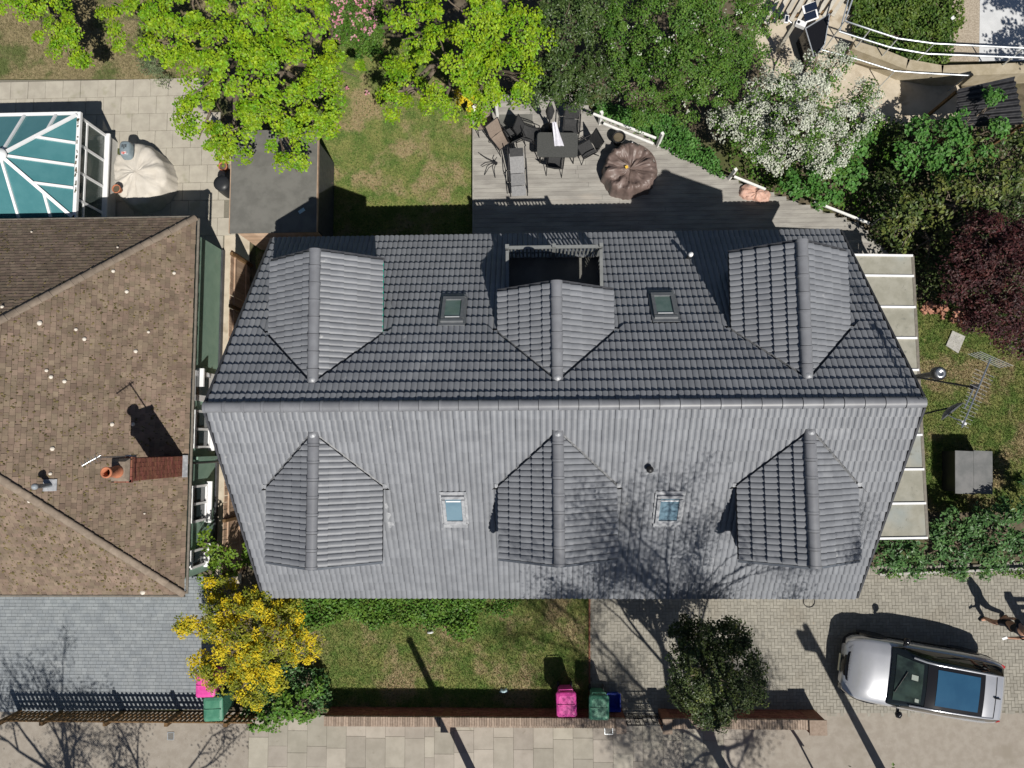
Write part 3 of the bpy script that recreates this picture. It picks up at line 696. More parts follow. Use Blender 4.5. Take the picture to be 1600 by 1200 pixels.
# chimney
ck = thing('brick_chimney', 'red brick chimney stack with one clay pot on the mossy brown roof', 'chimney', (-10.2, -.62, 2.5))
cx0, cx1, cy0, cy1, cz0, cz1 = -10.42, -9.98, -.9, -.34, 2.5, 5.4
MB().box(((cx0 + cx1) / 2, (cy0 + cy1) / 2, (cz0 + cz1) / 2), (cx1 - cx0 - .02, cy1 - cy0 - .02, cz1 - cz0)).build('stack', M['mortar'], ck)
bm_ = []; 
for r in range(int((cz1 - cz0) / .075)):
    z = cz0 + r * .075 + .0325; o = .112 * (r % 2); ex = .03 if r >= 36 else 0.0
    for (ax, f0, f1, cc) in (('x', cy0, cy1, cx1), ('x', cy0, cy1, cx0), ('y', cx0, cx1, cy1), ('y', cx0, cx1, cy0)):
        u = f0 - o
        while u < f1:
            a, b = max(u, f0 - ex), min(u + .215, f1 + ex)
            if b - a > .03:
                sg = 1 if cc in (cx1, cy1) else -1
                bm_.append(((cc + sg * (ex - .03), (a + b) / 2, z) if ax == 'x' else ((a + b) / 2, cc + sg * (ex - .03), z), (.07, b - a, .065) if ax == 'x' else (b - a, .07, .065)))
            u += .225
mb = MB()
for c_, d_ in bm_: mb.box(c_, (d_[0] + rnd.uniform(-.004, .004), d_[1], d_[2]))
tag(mb.build('brickwork', M['brick'], ck), kind='stuff')
MB().box((-10.2, -.62, cz1 + .04), (.46, .56, .1), taper=.72).build('flaunching', M['hip'], ck)
pt = MB().lathe((-10.22, -.66, cz1 + .06), [(.15, 0), (.16, .05), (.14, .08), (.115, .42), (.135, .44), (.135, .5), (.1, .5), (.095, .3)], 18, caps=False).build('chimney_pot', M['terracotta'], ck)
MB().lathe((-10.22, -.66, cz1 + .3), [(.096, 0), (.02, .01)], 18).build('flue', M['black'], pt)
MB().box((-9.93, -.62, 2.72), (.14, .62, .03), M=Matrix.Rotation(R_(40), 3, 'Y')).build('lead_apron', M['lead'], ck)
ar = thing('chimney_aerial', 'small television aerial on a thin mast strapped to the brick chimney', 'aerial', (-10.1, -.3, 5.0))
MB().tube([(-10.12, -.29, 4.9), (-10.12, -.29, 6.55)], .016, 8).build('mast', M['alu'], ar)
MB().box((-10.12, -.31, 5.1), (.16, .1, .22)).build('bracket', M['galv'], ar)
MB().tube([(-10.05, -.24, 6.45), (-10.42, -.48, 6.55)], .018, 6).build('boom', M['alu'], ar)
for k in range(6):
    c = Vector((-10.08, -.26, 6.46)).lerp(Vector((-10.4, -.47, 6.55)), k / 5.0); MB().tube([c + Vector((-.05, .08, 0)), c + Vector((.05, -.08, 0))], .006, 4).build('element', M['alu'], ar)
P = on_nroof(80, 758)
vp = thing('soil_vent_pipe', 'grey soil vent pipe with pale lead slate beside the lower roof hip', 'vent', P)
MB().box(P + Vector((0, 0, .05)), (.3, .3, .03), M=Matrix.Rotation(R_(40), 3, 'Y')).build('lead_slate', M['lead'], vp)
MB().lathe(P, [(.055, 0), (.055, .55), (.08, .56), (.08, .62), (.05, .66), (.0, .67)], 12).build('pipe', M['grey_plastic'], vp)
# ================================================================ conservatory
cv = thing('conservatory', 'white framed conservatory with teal hipped roof panels', 'conservatory', (-15.8, 8.4, 0))
cxe, cye, zc0, zc1 = -13.97, 10.08, 2.05, 2.92
bx_, by_ = -15.62, 8.48
cyl = 2 * by_ - cye; ylo = 6.62
def cz(x, y):
    return zc0 + (zc1 - zc0) * min((cxe - x) / (cxe - bx_), (cye - y) / (cye - by_), (y - cyl) / (by_ - cyl), 1.0)
def panel(pts):
    m_ = MB(); a = [Vector((p[0], p[1], cz(p[0], p[1]))) for p in pts]; b = [q - Vector((0, 0, .03)) for q in a]; n = len(a)
    m_.add(a + b, [tuple(range(n)), tuple(range(2 * n - 1, n - 1, -1))] + [(i, n + i, n + (i + 1) % n, (i + 1) % n) for i in range(n)])
    m_.build('roof_panel', M['consglass'], cv)
def hp(t): return (cxe + (bx_ - cxe) * t, cye + (by_ - cye) * t)     # on upper hip
def lp(t): return (cxe + (bx_ - cxe) * t, cyl + (by_ - cyl) * t)     # on lower hip
q1, q3 = cye + (cyl - cye) * .28, cye + (cyl - cye) * .72
h28, l28 = hp(.56), lp(.56)
panel([(cxe, cye), h28, (cxe, q1)]); panel([(cxe, q1), h28, (bx_, by_), (cxe, by_)])
panel([(cxe, by_), (bx_, by_), l28, (cxe, q3)]); panel([(cxe, q3), l28, (cxe, cyl)])
xs_ = [hp(.40)[0], bx_ + .0, bx_ - .95, bx_ - 1.9, bx_ - 2.9]
panel([(cxe, cye), (xs_[0], cye), hp(.40)]); panel([(xs_[0], cye), (bx_, cye), (bx_, by_), hp(.40)])
panel([(cxe, cyl), lp(.40), (xs_[0], cyl)]); panel([(xs_[0], cyl), lp(.40), (bx_, by_), (bx_, cyl)])
for i in range(1, 4):
    panel([(xs_[i], cye), (xs_[i + 1], cye), (xs_[i + 1], by_), (xs_[i], by_)]); panel([(xs_[i], cyl), (xs_[i], by_), (xs_[i + 1], by_), (xs_[i + 1], cyl)])
def bar(a, b, wd=.075):
    A = Vector((a[0], a[1], cz(*a) + .03)); B = Vector((b[0], b[1], cz(*b) + .03))
    MB().beam(A, B, wd, .05).build('glazing_bar', M['upvc'], cv)
bar((cxe, cye), (bx_, by_), .1); bar((cxe, cyl), (bx_, by_), .1)
bar(h28, (cxe, q1)); bar((bx_, by_), (cxe, by_)); bar(l28, (cxe, q3))
bar(hp(.40), (xs_[0], cye)); bar(lp(.40), (xs_[0], cyl))
for i in range(1, 5): bar((xs_[i], by_), (xs_[i], cye)); bar((xs_[i], by_), (xs_[i], cyl))
MB().beam((bx_, by_, zc1 + .05), (xs_[4], by_, zc1 + .05), .13, .07).build('ridge_bar', M['upvc'], cv)
MB().lathe((bx_, by_, zc1 + .02), [(.2, 0), (.19, .06), (.1, .1), (.05, .13), (.0, .14)], 16).build('ridge_boss', M['upvc'], cv)
g_ = MB().beam((cxe + .05, ylo, zc0 - .04), (cxe + .05, cye + .1, zc0 - .04), .11, .1).build('gutter', M['upvc'], cv)
V = []; 
for i in range(60):
    y = rnd.uniform(ylo, cye); 
    MB().box((cxe + .05 + rnd.uniform(-.025, .025), y, zc0 + .015), (rnd.uniform(.02, .05), rnd.uniform(.03, .13), .015), rnd.uniform(-.3, .3)).build('leaf_litter', M['soil'], g_) if i < 24 else None
MB().beam((-19.5, cye + .06, zc0 - .04), (cxe, cye + .06, zc0 - .04), .1, .1).build('gutter', M['upvc'], cv)
MB().box((cxe - .03, (ylo + cye) / 2, .28), (.2, cye - ylo, .56)).build('dwarf_wall', M['render'], cv)
MB().box(((cxe - 19.5) / 2, cye - .03, .28), (abs(-19.5 - cxe), .2, .56)).build('dwarf_wall', M['render'], cv)
MB().box((cxe + .06, (ylo + cye) / 2, .6), (.17, cye - ylo + .1, .06)).build('sill', M['upvc'], cv)
ny = 5
for k in range(ny):
    y = ylo + (cye - ylo) * k / (ny - 1); MB().box((cxe - .02, y, 1.3), (.07, .08, 1.4)).build('mullion', M['upvc'], cv)
for z in (1.55, 1.98): MB().beam((cxe - .02, ylo, z), (cxe - .02, cye, z), .065, .07).build('transom', M['upvc'], cv)
for k in range(ny - 1):
    y = ylo + (cye - ylo) * (k + .5) / (ny - 1)
    for (z, hh) in ((1.07, .85), (1.76, .32)): MB().box((cxe - .02, y, z), (.02, (cye - ylo) / (ny - 1) - .09, hh)).build('pane', M['clear'], cv)
for k in range(8):
    x = cxe - .75 * k; MB().box((x, cye - .02, 1.3), (.08, .07, 1.4)).build('mullion', M['upvc'], cv)
    if k < 7: MB().box((x - .375, cye - .02, 1.3), (.66, .02, 1.38)).build('pane', M['clear'], cv)
MB().box((-16.5, 8.3, .03), (5, 3.3, .05)).build('floor', M['patio'], cv)
# ================================================================ draped covers
def draped(cx, cy, z0, rad, h, n=56, seed=1, fold=.05, dome=.06, flare=1.1, prof=None, crump=0.0):
    r_ = random.Random(seed); ph = [r_.uniform(0, 6.3) for _ in range(6)]; m_ = MB(); rows = []
    nse = lambda t, fr: .9 * mnoise.noise(Vector((math.cos(t) * 5 + seed, math.sin(t) * 5, fr * 3))) + .8 * mnoise.noise(Vector((math.cos(t) * 11 + seed, math.sin(t) * 11 + fr * 2, fr * 5)))
    for (fr, fz, wr) in prof or ((.02, 1, 0), (.2, 1, .2), (.4, .99, .4), (.6, .975, .6), (.78, .96, .8), (.9, .93, .9), (.97, .86, 1), (1.0, .74, 1.2), (1.02, .5, 1.5), (1.0 + (flare - 1) * .7, .22, 1.9), (flare, .0, 2.2)):
        row = []
        for k in range(n):
            t = 2 * math.pi * k / n; R0 = rad(t)
            w_ = sum(math.sin((5 + 3 * i) * t + ph[i] + fr * (2 + i)) / (1 + .3 * i) for i in range(5)) / 3
            w_ += .45 * math.sin(17 * t + ph[5] + 5 * fr) * math.sin(3 * t + ph[2]) + nse(t, fr)
            rr = R0 * (fr + fold * wr * w_ * (.4 if fr < .8 else 1) * .6)
            zz = h * fz + dome * (1 - fr * fr) + (fold * .5 * wr * w_ * (1 if fr < 1 else 0)) * h * .5
            if crump:
                qv = Vector((rr * math.cos(t) * 4.2 + seed, rr * math.sin(t) * 4.2, 0)); c_ = mnoise.noise(qv) + .7 * abs(mnoise.noise(qv * 2.3)) + .4 * mnoise.noise(qv * 4.5)
                zz += crump * c_ * min(1, fz * 1.5) * (1 if fr < .95 else .4); rr *= 1 + crump * .5 * mnoise.noise(qv * 1.7 + Vector((9, 2, fr)))
            row.append(Vector((cx + rr * math.cos(t), cy + rr * math.sin(t), z0 + max(zz, .0))))
        rows.append(row)
    m_.grid(rows, closed=True); m_.add(rows[0], [tuple(range(n))])
    return m_
P = at(217, 272, .6)
gc = draped(P.x, P.y, 0.03, lambda t: .95 + .1 * math.cos(2 * t + 2.6) + .05 * math.cos(3 * t), .7, 90, 4, .018, .05, crump=.09).build('furniture_cover', M['cover'])
tag(gc, 'pale grey weatherproof cover draped over garden furniture beside the conservatory', 'cover')
def pot(name, label, P, r, h, mt, n=18):
    t = thing(name, label, 'plant pot', P)
    MB().lathe(P, [(r * .68, 0), (r * .95, h * .82), (r * 1.08, h * .84), (r * 1.08, h), (r * .9, h), (r * .86, h * .8)], n, caps=False).build('pot', mt, t)
    MB().lathe(P + Vector((0, 0, h * .78)), [(r * .88, 0), (r * .1, .02)], n).build('compost', M['soil'], t)
    return t
pot('plant_pot', 'terracotta pot standing on the pale grey furniture cover', at(187, 298, .84), .13, .2, M['terracotta'])
pot('plant_pot', 'small terracotta pot on the patio by the felt roofed shed', at(353, 264, .0), .14, .26, M['terracotta'])
# grey plastic seat on the cover
P = at(200, 237, .86); st = thing('grey_plastic_tub', 'upturned blue grey plastic tub lying on the pale furniture cover', 'tub', P)
m_ = MB(); rows = []
for (z, sx, sy) in ((0, .19, .28), (.14, .18, .26), (.2, .16, .235), (.225, .11, .18), (.23, .02, .03)):
    rows.append([P + Vector((math.copysign(abs(math.cos(t)) ** .6, math.cos(t)) * sx, math.copysign(abs(math.sin(t)) ** .6, math.sin(t)) * sy + (.03 if z > .1 else 0), z)) for t in [2 * math.pi * k / 24 for k in range(24)]])
m_.grid(rows, closed=True); m_.build('shell', M['tub'], st)
for k in range(3): MB().box(P + Vector((-.06 + k * .06, .1, .23)), (.03, .1, .012)).build('slot', M['black'], st)
MB().box(P + Vector((0, -.13, .225)), (.16, .08, .02), .1).build('sticker', M['redwhite'], st)
MB().box(P + Vector((-.2, -.02, .06)), (.16, .18, .1)).build('handle', M['soil'], st)
# ================================================================ shed, fences
sh = thing('garden_shed', 'timber shed with flat grey felt roof between the lawns', 'shed', (-7.77, 7.8, 0))
sx0, sx1, sy0, sy1, sz = -9.07, -6.46, 6.26, 9.36, 2.2
for k in range(3):
    a = sy0 + (sy1 - sy0) * k / 3; b = sy0 + (sy1 - sy0) * (k + 1) / 3
    MB().box(((sx0 + sx1) / 2, (a + b) / 2 + .02, sz - .02 + k * .012), (sx1 - sx0, b - a + .05, .03)).build('felt_sheet', M['felt'], sh)
for (a, b) in (((sx0 - .01, sy0), (sx0 - .01, sy1)), ((sx1 + .01, sy0), (sx1 + .01, sy1))): MB().beam((a[0], a[1], sz - .05), (b[0], b[1], sz - .05), .025, .12).build('fascia', M['cedar'], sh)
MB().box(((sx0 + sx1) / 2, (sy0 + sy1) / 2 + .05, (sz - .1) / 2), (sx1 - sx0 - .25, sy1 - sy0 - .35, sz - .12)).build('wall', M['fascia'], sh)  # walls take the near-black fascia colour to stand for shade beside the shed
for k in range(16):
    z = .07 + k * .13; bd = MB().box(((sx0 + sx1) / 2, sy0 + .12, z), (sx1 - sx0 - .18, .022, .125), M=Matrix.Rotation(R_(-8), 3, 'X')).build('board', M['cedar'], sh)
MB().box((-6.9, 6.9, sz + .02), (.2, .1, .02), .6).build('offcut', M['cons_off'], sh)
fn = thing('boundary_fence', 'pale vertical board fence between the green walls and the grey roofed house', 'fence', (-9.33, 1, 0))
fb = MB().box((0, 0, .74), (.02, .094, 1.48)).mesh('board'); fb.materials.append(M['cedar'])
for k in range(100):
    y = -4.0 + k * .1
    link('board', fb, None, fn, Matrix.Translation((-9.33 + rnd.uniform(-.004, .004), y, rnd.uniform(-.012, .012))) @ Matrix.Rotation(rnd.uniform(-.01, .01), 4, 'X'))
for k in range(7): MB().box((-9.275, -3.9 + k * 1.62, .78), (.09, .09, 1.56)).build('post', M['darkwood'], fn)
for z in (.35, 1.2): MB().beam((-9.3, -4.0, z), (-9.3, 5.9, z), .035, .08).build('rail', M['cedar'], fn)
wb = thing('water_butt', 'dark grey water butt standing against the side of the shed', 'water butt', at(356, 305, 0))
P = at(366, 303, 0); MB().lathe(P, [(.2, 0), (.26, .3), (.26, .7), (.24, .95)], 16).build('barrel', M['gutter'], wb); MB().lathe(P + Vector((0, 0, .95)), [(.25, 0), (.25, .03), (.05, .04)], 16).build('lid', M['gutter'], wb)
P = at(333, 692, .0); bb = thing('blue_bucket', 'blue plastic bucket at the foot of the green wall', 'bucket', P)
MB().lathe(P, [(.13, 0), (.19, .36), (.2, .36), (.2, .38), (.17, .37), (.12, .03)], 16, caps=False).build('pail', M['blue_plastic'], bb); MB().tube([P + Vector((.19 * math.cos(t), .05, .37 + .14 * math.sin(t))) for t in [k * math.pi / 8 for k in range(9)]], .008, 5).build('handle', M['black'], bb)
# ================================================================ the ground
def sheet(name, pts, z, mt, th=.04):
    o = MB().prism([(p[0], p[1]) for p in pts], z - th, z).build(name, mt); return tag(o, kind='structure')
def pp(*q): return [at(x, y) for (x, y) in q]
def ccw(pts):
    a = sum(pts[i][0] * pts[(i + 1) % len(pts)][1] - pts[(i + 1) % len(pts)][0] * pts[i][1] for i in range(len(pts)))
    return pts if a > 0 else pts[::-1]
def inpoly(x, y, P):
    c = False; n = len(P); j = n - 1
    for i in range(n):
        if (P[i][1] > y) != (P[j][1] > y) and x < (P[j][0] - P[i][0]) * (y - P[i][1]) / (P[j][1] - P[i][1]) + P[i][0]: c = not c
        j = i
    return c
g = MB().poly([(-150, -150, -.06), (150, -150, -.06), (150, 150, -.06), (-150, 150, -.06)]).build('ground', M['soil']); tag(g, kind='structure')
REAR_LAWN = ccw(pp((495, 60), (742, 60), (742, 420), (400, 420), (400, 150)))
sheet('rear_lawn', REAR_LAWN, 0, M['lawn'])
NEI_LAWN = ccw(pp((-60, -60), (470, -60), (300, 123), (-60, 123)))
sheet('neighbour_lawn', NEI_LAWN, -.005, M['drylawn'])
FRONT_LAWN = ccw(pp((440, 900), (921, 900), (921, 1112), (505, 1112)))
sheet('front_lawn', FRONT_LAWN, 0, M['lawn'])
SIDE_LAWN = ccw(pp((1410, 470), (1680, 470), (1680, 800), (1410, 800)))
sheet('side_lawn', SIDE_LAWN, 0, M['lawn'])
# neighbour patio of square slabs
PAT = ccw(pp((-30, 125), (300, 125), (362, 240), (362, 420), (-30, 420)))
pat = sheet('patio', PAT, .0, M['joint'])
sm = MB().box((0, 0, 0), (.592, .592, .05)).mesh('slab'); sm.materials.append(M['patio'])
y = 12.28 - .3; r = 0
while y > 6.0:
    x = -18.6 + (.21 if r % 2 else 0)
    while x < -9.6:
        if inpoly(x, y, PAT) and not (x < -14.4 and y < 9.9):
            link('slab', sm, None, pat, Matrix.Translation((x, y, .005 + rnd.uniform(-.006, .006))) @ Matrix.Rotation(rnd.uniform(-.006, .006), 4, 'Z'))
        x += .604
    y -= .604; r += 1
sheet('side_path', ccw([(-10.2, -4.4), (-9.36, -4.4), (-9.36, 7.2), (-10.2, 7.2)]), .015, M['pathconc'])
# driveways: blocks laid in courses
def blockfield(name, P, mt, parent, z, herring=True, u=.1):
    xs = [p[0] for p in P]; ys = [p[1] for p in P]; VV = []; FF = []; n = 0; gp = .0035
    F0 = np.array([(4, 5, 6, 7), (0, 1, 5, 4), (1, 2, 6, 5), (2, 3, 7, 6), (3, 0, 4, 7)])
    def blk(x0, y0, x1, y1):
        nonlocal n
        if not inpoly((x0 + x1) / 2, (y0 + y1) / 2, P): return
        zz = z + rnd.uniform(-.0025, .0025); b = .006
        VV.append(((x0 + gp, y0 + gp, z - .012), (x1 - gp, y0 + gp, z - .012), (x1 - gp, y1 - gp, z - .012), (x0 + gp, y1 - gp, z - .012),
                   (x0 + b, y0 + b, zz), (x1 - b, y0 + b, zz), (x1 - b, y1 - b, zz), (x0 + b, y1 - b, zz))); FF.append(F0 + n); n += 8
    na = int((max(xs) - min(xs)) / u) + 3; nb = int((max(ys) - min(ys)) / u) + 3
    for b_ in range(-1, nb):
        if herring:
            for a_ in range(-1, na):
                k = (a_ - b_) % 4; x = min(xs) + a_ * u; y_ = min(ys) + b_ * u
                if k == 0: blk(x, y_, x + 2 * u, y_ + u)
                elif k == 3: blk(x, y_, x + u, y_ + 2 * u)
        else:
            x = min(xs) - rnd.uniform(0, .3)
            while x < max(xs):
                L = rnd.choice((.15, .2, .2, .25)); blk(x, min(ys) + b_ * u, x + L, min(ys) + (b_ + 1) * u); x += L
    o = link(name, fast(name, np.concatenate([np.array(v) for v in VV]), np.concatenate(FF)), mt, parent); return tag(o, kind='stuff')
DR = ccw(pp((921, 895), (1640, 880), (1640, 1113), (1290, 1117), (1290, 1112), (921, 1122)))
dr = sheet('block_driveway', DR, -.008, M['joint']); blockfield('paving_blocks', DR, M['pavers'], dr, .0)
DL = ccw(pp((-40, 900), (330, 900), (345, 1000), (350, 1108), (-40, 1112)))
dl = sheet('sett_driveway', DL, -.008, M['settjoint']); blockfield('setts', DL, M['setts'], dl, .0, False, .105)
MB().beam(at(921, 930) + Vector((0, 0, .01)), at(921, 1108) + Vector((0, 0, .01)), .05, .06).build('edging', M['brick'], dr)
# pavement
PV = ccw([(-9.0, -8.5), (6.2, -8.4), (6.2, -12.2), (-9.0, -12.2)])
pv = sheet('flag_pavement', PV, -.02, M['joint'])
X = -9.0; ci = 0
x_ = -8.99
fl_cache = {}
while x_ < 6.15:
    wd_ = .61 if ci % 11 != 9 else .3
    y = -8.42 - (.0 if ci % 2 else .05); 
    first = rnd.choice((.42, .62, .62, .93)); 
    while y > -12.1:
        L = first if first else rnd.choice((.62, .66, .93, .93)); first = None
        key = (round(wd_, 2), round(L, 2))
        if key not in fl_cache:
            q = MB().box((0, 0, 0), (wd_ - .008, L - .008, .05)).mesh('flag'); q.materials.append(M['flag']); fl_cache[key] = q
        link('flag', fl_cache[key], None, pv, Matrix.Translation((x_ + wd_ / 2, y - L / 2, -.025 + rnd.uniform(-.003, .003))) @ Matrix.Rotation(rnd.uniform(-.004, .004), 4, 'X'))
        y -= L
    x_ += wd_; ci += 1
sheet('tarmac_pavement', [(-40, -12.2), (-9.0, -12.2), (-9.0, -8.35), (-40, -8.45)], -.004, M['conc'])
sheet('tarmac_crossover', [(6.2, -12.2), (40, -12.2), (40, -8.0), (14.6, -8.2), (8.3, -8.25), (6.2, -8.35)], -.004, M['conc'])
kb = tag(MB().box((0, -12.28, -.06), (80, .15, .14)).build('kerb', M['conc']), kind='structure')
sheet('road', [(-60, -20), (60, -20), (60, -12.3), (-60, -12.3)], -.12, M['asphalt'])
for (px, py, w_, nm, lb) in ((267, 1150, .2, 'utility_cover', 'small square metal cover set in the tarmac pavement'), (951, 1140, .24, 'utility_cover', 'metal framed cover in the flag pavement before the iron gate')):
    P = at(px, py); c_ = MB().box(P + Vector((0, 0, .004)), (w_, w_ * 1.1, .012)).build(nm, M['conc_dark']); tag(c_, lb, 'utility cover')
    for s in (-1, 1):
        MB().box(P + Vector((s * w_ / 2, 0, .008)), (.016, w_ * 1.1, .012)).build('rim', M['galv'], c_); MB().box(P + Vector((0, s * w_ * .55, .009)), (w_, .016, .012)).build('rim', M['galv'], c_)
# deck of boards
DKZ = .14
DK = ccw([(p.x, p.y) for p in pp((741, 150), (900, 150), (930, 182), (1035, 229), (1142, 283), (1340, 352), (1420, 430), (741, 430))])
dk = sheet('deck', DK, DKZ - .03, M['joint'], .1)
y = min(p[1] for p in DK)
while y < max(p[1] for p in DK):
    ym = y + .07; xs = []
    n = len(DK)
    for i in range(n):
        a, b = DK[i], DK[(i + 1) % n]
        if (a[1] > ym) != (b[1] > ym): xs.append(a[0] + (b[0] - a[0]) * (ym - a[1]) / (b[1] - a[1]))
    if len(xs) >= 2:
        x0, x1 = min(xs), max(xs); cut = x0 + rnd.uniform(.35, .65) * (x1 - x0)
        for (a, b) in ((x0, min(cut, x1)), (cut, x1)):
            if b - a > .1:
                MB().box(((a + b) / 2, ym, DKZ - .012 + rnd.uniform(-.002, .002)), (b - a - .006, .138, .026)).build('board', M['deck'], dk)
    y += .144
a, b = at(741, 160, .14), at(741, 372, .14); MB().beam(a + Vector((-.03, 0, -.04)), b + Vector((-.03, 0, -.04)), .05, .16).build('edge_board', M['deck'], dk)
# ================================================================ walls, gate, picket fence
def brickwall(name, label, x0, x1, yf, yb, h, pier=None):
    t = thing(name, label, 'wall', ((x0 + x1) / 2, (yf + yb) / 2, 0))
    MB().box(((x0 + x1) / 2, (yf + yb) / 2, (h - .1) / 2 - .02), (x1 - x0 - .02, abs(yb - yf) - .02, h - .1)).build('core', M['mortar'], t)
    m_ = MB(); r = 0; z = .0
    while z < h - .13:
        u = x0 - (.112 if r % 2 else 0)
        while u < x1:
            a, b = max(u, x0), min(u + .215, x1)
            if b - a > .03:
                for yy in (yf, yb): m_.box(((a + b) / 2, yy, z + .033), (b - a, .03 + rnd.uniform(-.004, .004), .065))
            u += .225
        z += .075; r += 1
    tag(m_.build('brickwork', M['brick'], t), kind='stuff')
    m_ = MB(); u = x0
    while u < x1 - .02:
        m_.box((u + .034, (yf + yb) / 2 + rnd.uniform(-.004, .004), h - .052 + rnd.uniform(-.004, .003)), (.064, abs(yb - yf) + .05, .1)); u += .074
    tag(m_.build('coping', M['cope'], t), kind='stuff')
    for (px_, w_) in (pier or []):
        MB().box((px_, (yf + yb) / 2 - .06, h / 2), (w_, abs(yb - yf) + .16, h + .02)).build('pier', M['brick'], t)
        MB().box((px_, (yf + yb) / 2 - .06, h + .03), (w_ + .04, abs(yb - yf) + .2, .05)).build('pier_cap', M['cope'], t)
    return t
brickwall('brick_garden_wall', 'low red brick garden wall along the front lawn by the pink bin', -6.4, 2.5, -8.17, -8.4, .84, [(-2.75 + 6.4 - 6.4, .24), (2.45, .25)])
brickwall('brick_garden_wall', 'short red brick wall with end pier beside the dark holly tree', 3.75, 8.2, -8.17, -8.4, .84, [(3.8, .24), (8.17, .46)])
gt = thing('iron_gate', 'ornamental black wrought iron gate between the brick walls', 'gate', (3.12, -8.28, 0))
gx0, gx1, gz = 2.62, 3.66, .95
for z in (.08, .42, gz): MB().beam((gx0, -8.28, z), (gx1, -8.28, z), .03, .025).build('rail', M['black'], gt)
for k in range(9):
    x = gx0 + (gx1 - gx0) * k / 8; MB().tube([(x, -8.28, .06), (x, -8.28, gz + (.06 if k in (0, 8) else 0))], .012 if k not in (0, 8) else .02, 6).build('bar', M['black'], gt)
for k in range(8):
    x = gx0 + (gx1 - gx0) * (k + .5) / 8
    for zc in ((.25,) if k % 2 else (.25, .68)):
        MB().tube([(x + .05 * math.cos(a) * (1 - a / 16), -8.28, zc + .09 * math.sin(a) * (1 - a / 16)) for a in [i * .6 for i in range(17)]], .008, 5).build('scroll', M['black'], gt)
pf = thing('picket_fence', 'brown stained slatted picket fence along the grey sett driveway', 'fence', (-13, -8.36, 0))
pk = MB().add([(-.04, -.011, .04), (.04, -.011, .04), (.04, -.011, .8), (0, -.011, .86), (-.04, -.011, .8), (-.04, .011, .04), (.04, .011, .04), (.04, .011, .8), (0, .011, .86), (-.04, .011, .8)],
              [(0, 1, 2, 3, 4), (9, 8, 7, 6, 5), (0, 5, 6, 1), (1, 6, 7, 2), (2, 7, 8, 3), (3, 8, 9, 4), (4, 9, 5, 0)]).mesh('picket'); pk.materials.append(M['darkwood'])
posts = [-16.3, -14.98, -13.02, -11.15, -9.35]
x = -16.15
while x < -8.6:
    if min(abs(x - p_) for p_ in posts) > .08: link('picket', pk, None, pf, Matrix.Translation((x, -8.34, rnd.uniform(-.008, .008))))
    x += .14
for p_ in posts: MB().box((p_, -8.38, .47), (.11, .11, .94)).build('post', M['darkwood'], pf)
for z in (.22, .45, .76): MB().beam((-16.25, -8.365, z), (-8.6, -8.365, z), .035, .07).build('rail', M['darkwood'], pf)
# ================================================================ wheelie bins
def bin_(label, P, rz, body, lid, tilt=0):
    t = thing('wheelie_bin', label, 'bin', (0, 0, 0), 'wheelie bins')
    m_ = MB(); rows = []
    for (z, sx, sy) in ((.06, .20, .24), (.5, .235, .28), (.92, .265, .32), (.96, .285, .345), (1.0, .285, .345)):
        rows.append([Vector((a * sx, b * sy, z)) for a, b in ((-1, -.9), (-.9, -1), (.9, -1), (1, -.9), (1, .9), (.9, 1), (-.9, 1), (-1, .9))])
    m_.grid(rows, False, True); m_.add(rows[0], [tuple(range(7, -1, -1))]); m_.build('body', body, t)
    m_ = MB(); rows = []
    for (z, s_) in ((1.0, 1.0), (1.035, 1.0), (1.06, .93), (1.085, .72), (1.09, .05)):
        rows.append([Vector((a * .295 * s_, b * .355 * s_ - .0, z)) for a, b in ((-1, -.85), (-.85, -1), (.85, -1), (1, -.85), (1, .85), (.85, 1), (-.85, 1), (-1, .85))])
    m_.grid(rows, False, True); lo = m_.build('lid', lid, t)
    MB().box((0, .0, 1.09), (.5, .03, .03)).build('lid_rib', lid, lo)
    MB().tube([(-.2, .33, 1.0), (-.2, .42, 1.02), (.2, .42, 1.02), (.2, .33, 1.0)], .017, 6).build('handle', body, t)
    for s in (-1, 1): MB().lathe((s * .2, .26, .1), [(.1, -.03), (.1, .03)], 14, M=Matrix.Rotation(R_(90), 3, 'Y')).build('wheel', M['black'], t)
    t.location = P; t.rotation_euler = (0, 0, rz)
    return t
P = at(885, 1101, 1.05); bin_('pink lidded wheelie bin standing behind the brick garden wall', (P.x, P.y, 0), 0.03, M['pink'], M['pink'])
P = at(936, 1106, 1.05); bin_('green wheelie bin beside the pink one behind the wall', (P.x, P.y, 0), -.02, M['green_bin'], M['green_bin'])
P = at(333, 1108, 1.05); bin_('green wheelie bin under the yellow flowering tree', (P.x, P.y, 0), .05, M['green_bin'], M['green_bin'])
P = at(322, 1070, 1.0); bin_('pink wheelie bin half hidden under the yellow flowering tree', (P.x, P.y, 0), .02, M['pink'], M['pink'])
P = at(959, 1097, .3); rb = thing('recycling_box', 'blue plastic recycling box between the green bin and the iron gate', 'box', (P.x, P.y, 0))
m_ = MB(); rows = [[Vector((P.x + a * sx, P.y + b * sy, z)) for a, b in ((-1, -1), (1, -1), (1, 1), (-1, 1))] for (z, sx, sy) in ((.0, .15, .2), (.33, .19, .25), (.36, .21, .27), (.36, .185, .245), (.05, .14, .19))]
m_.grid(rows, False, True); m_.add(rows[-1], [(0, 1, 2, 3)]); m_.build('tub', M['blue_plastic'], rb); MB().box((P.x, P.y + .25, .3), (.12, .05, .03)).build('handle', M['blue_plastic'], rb)
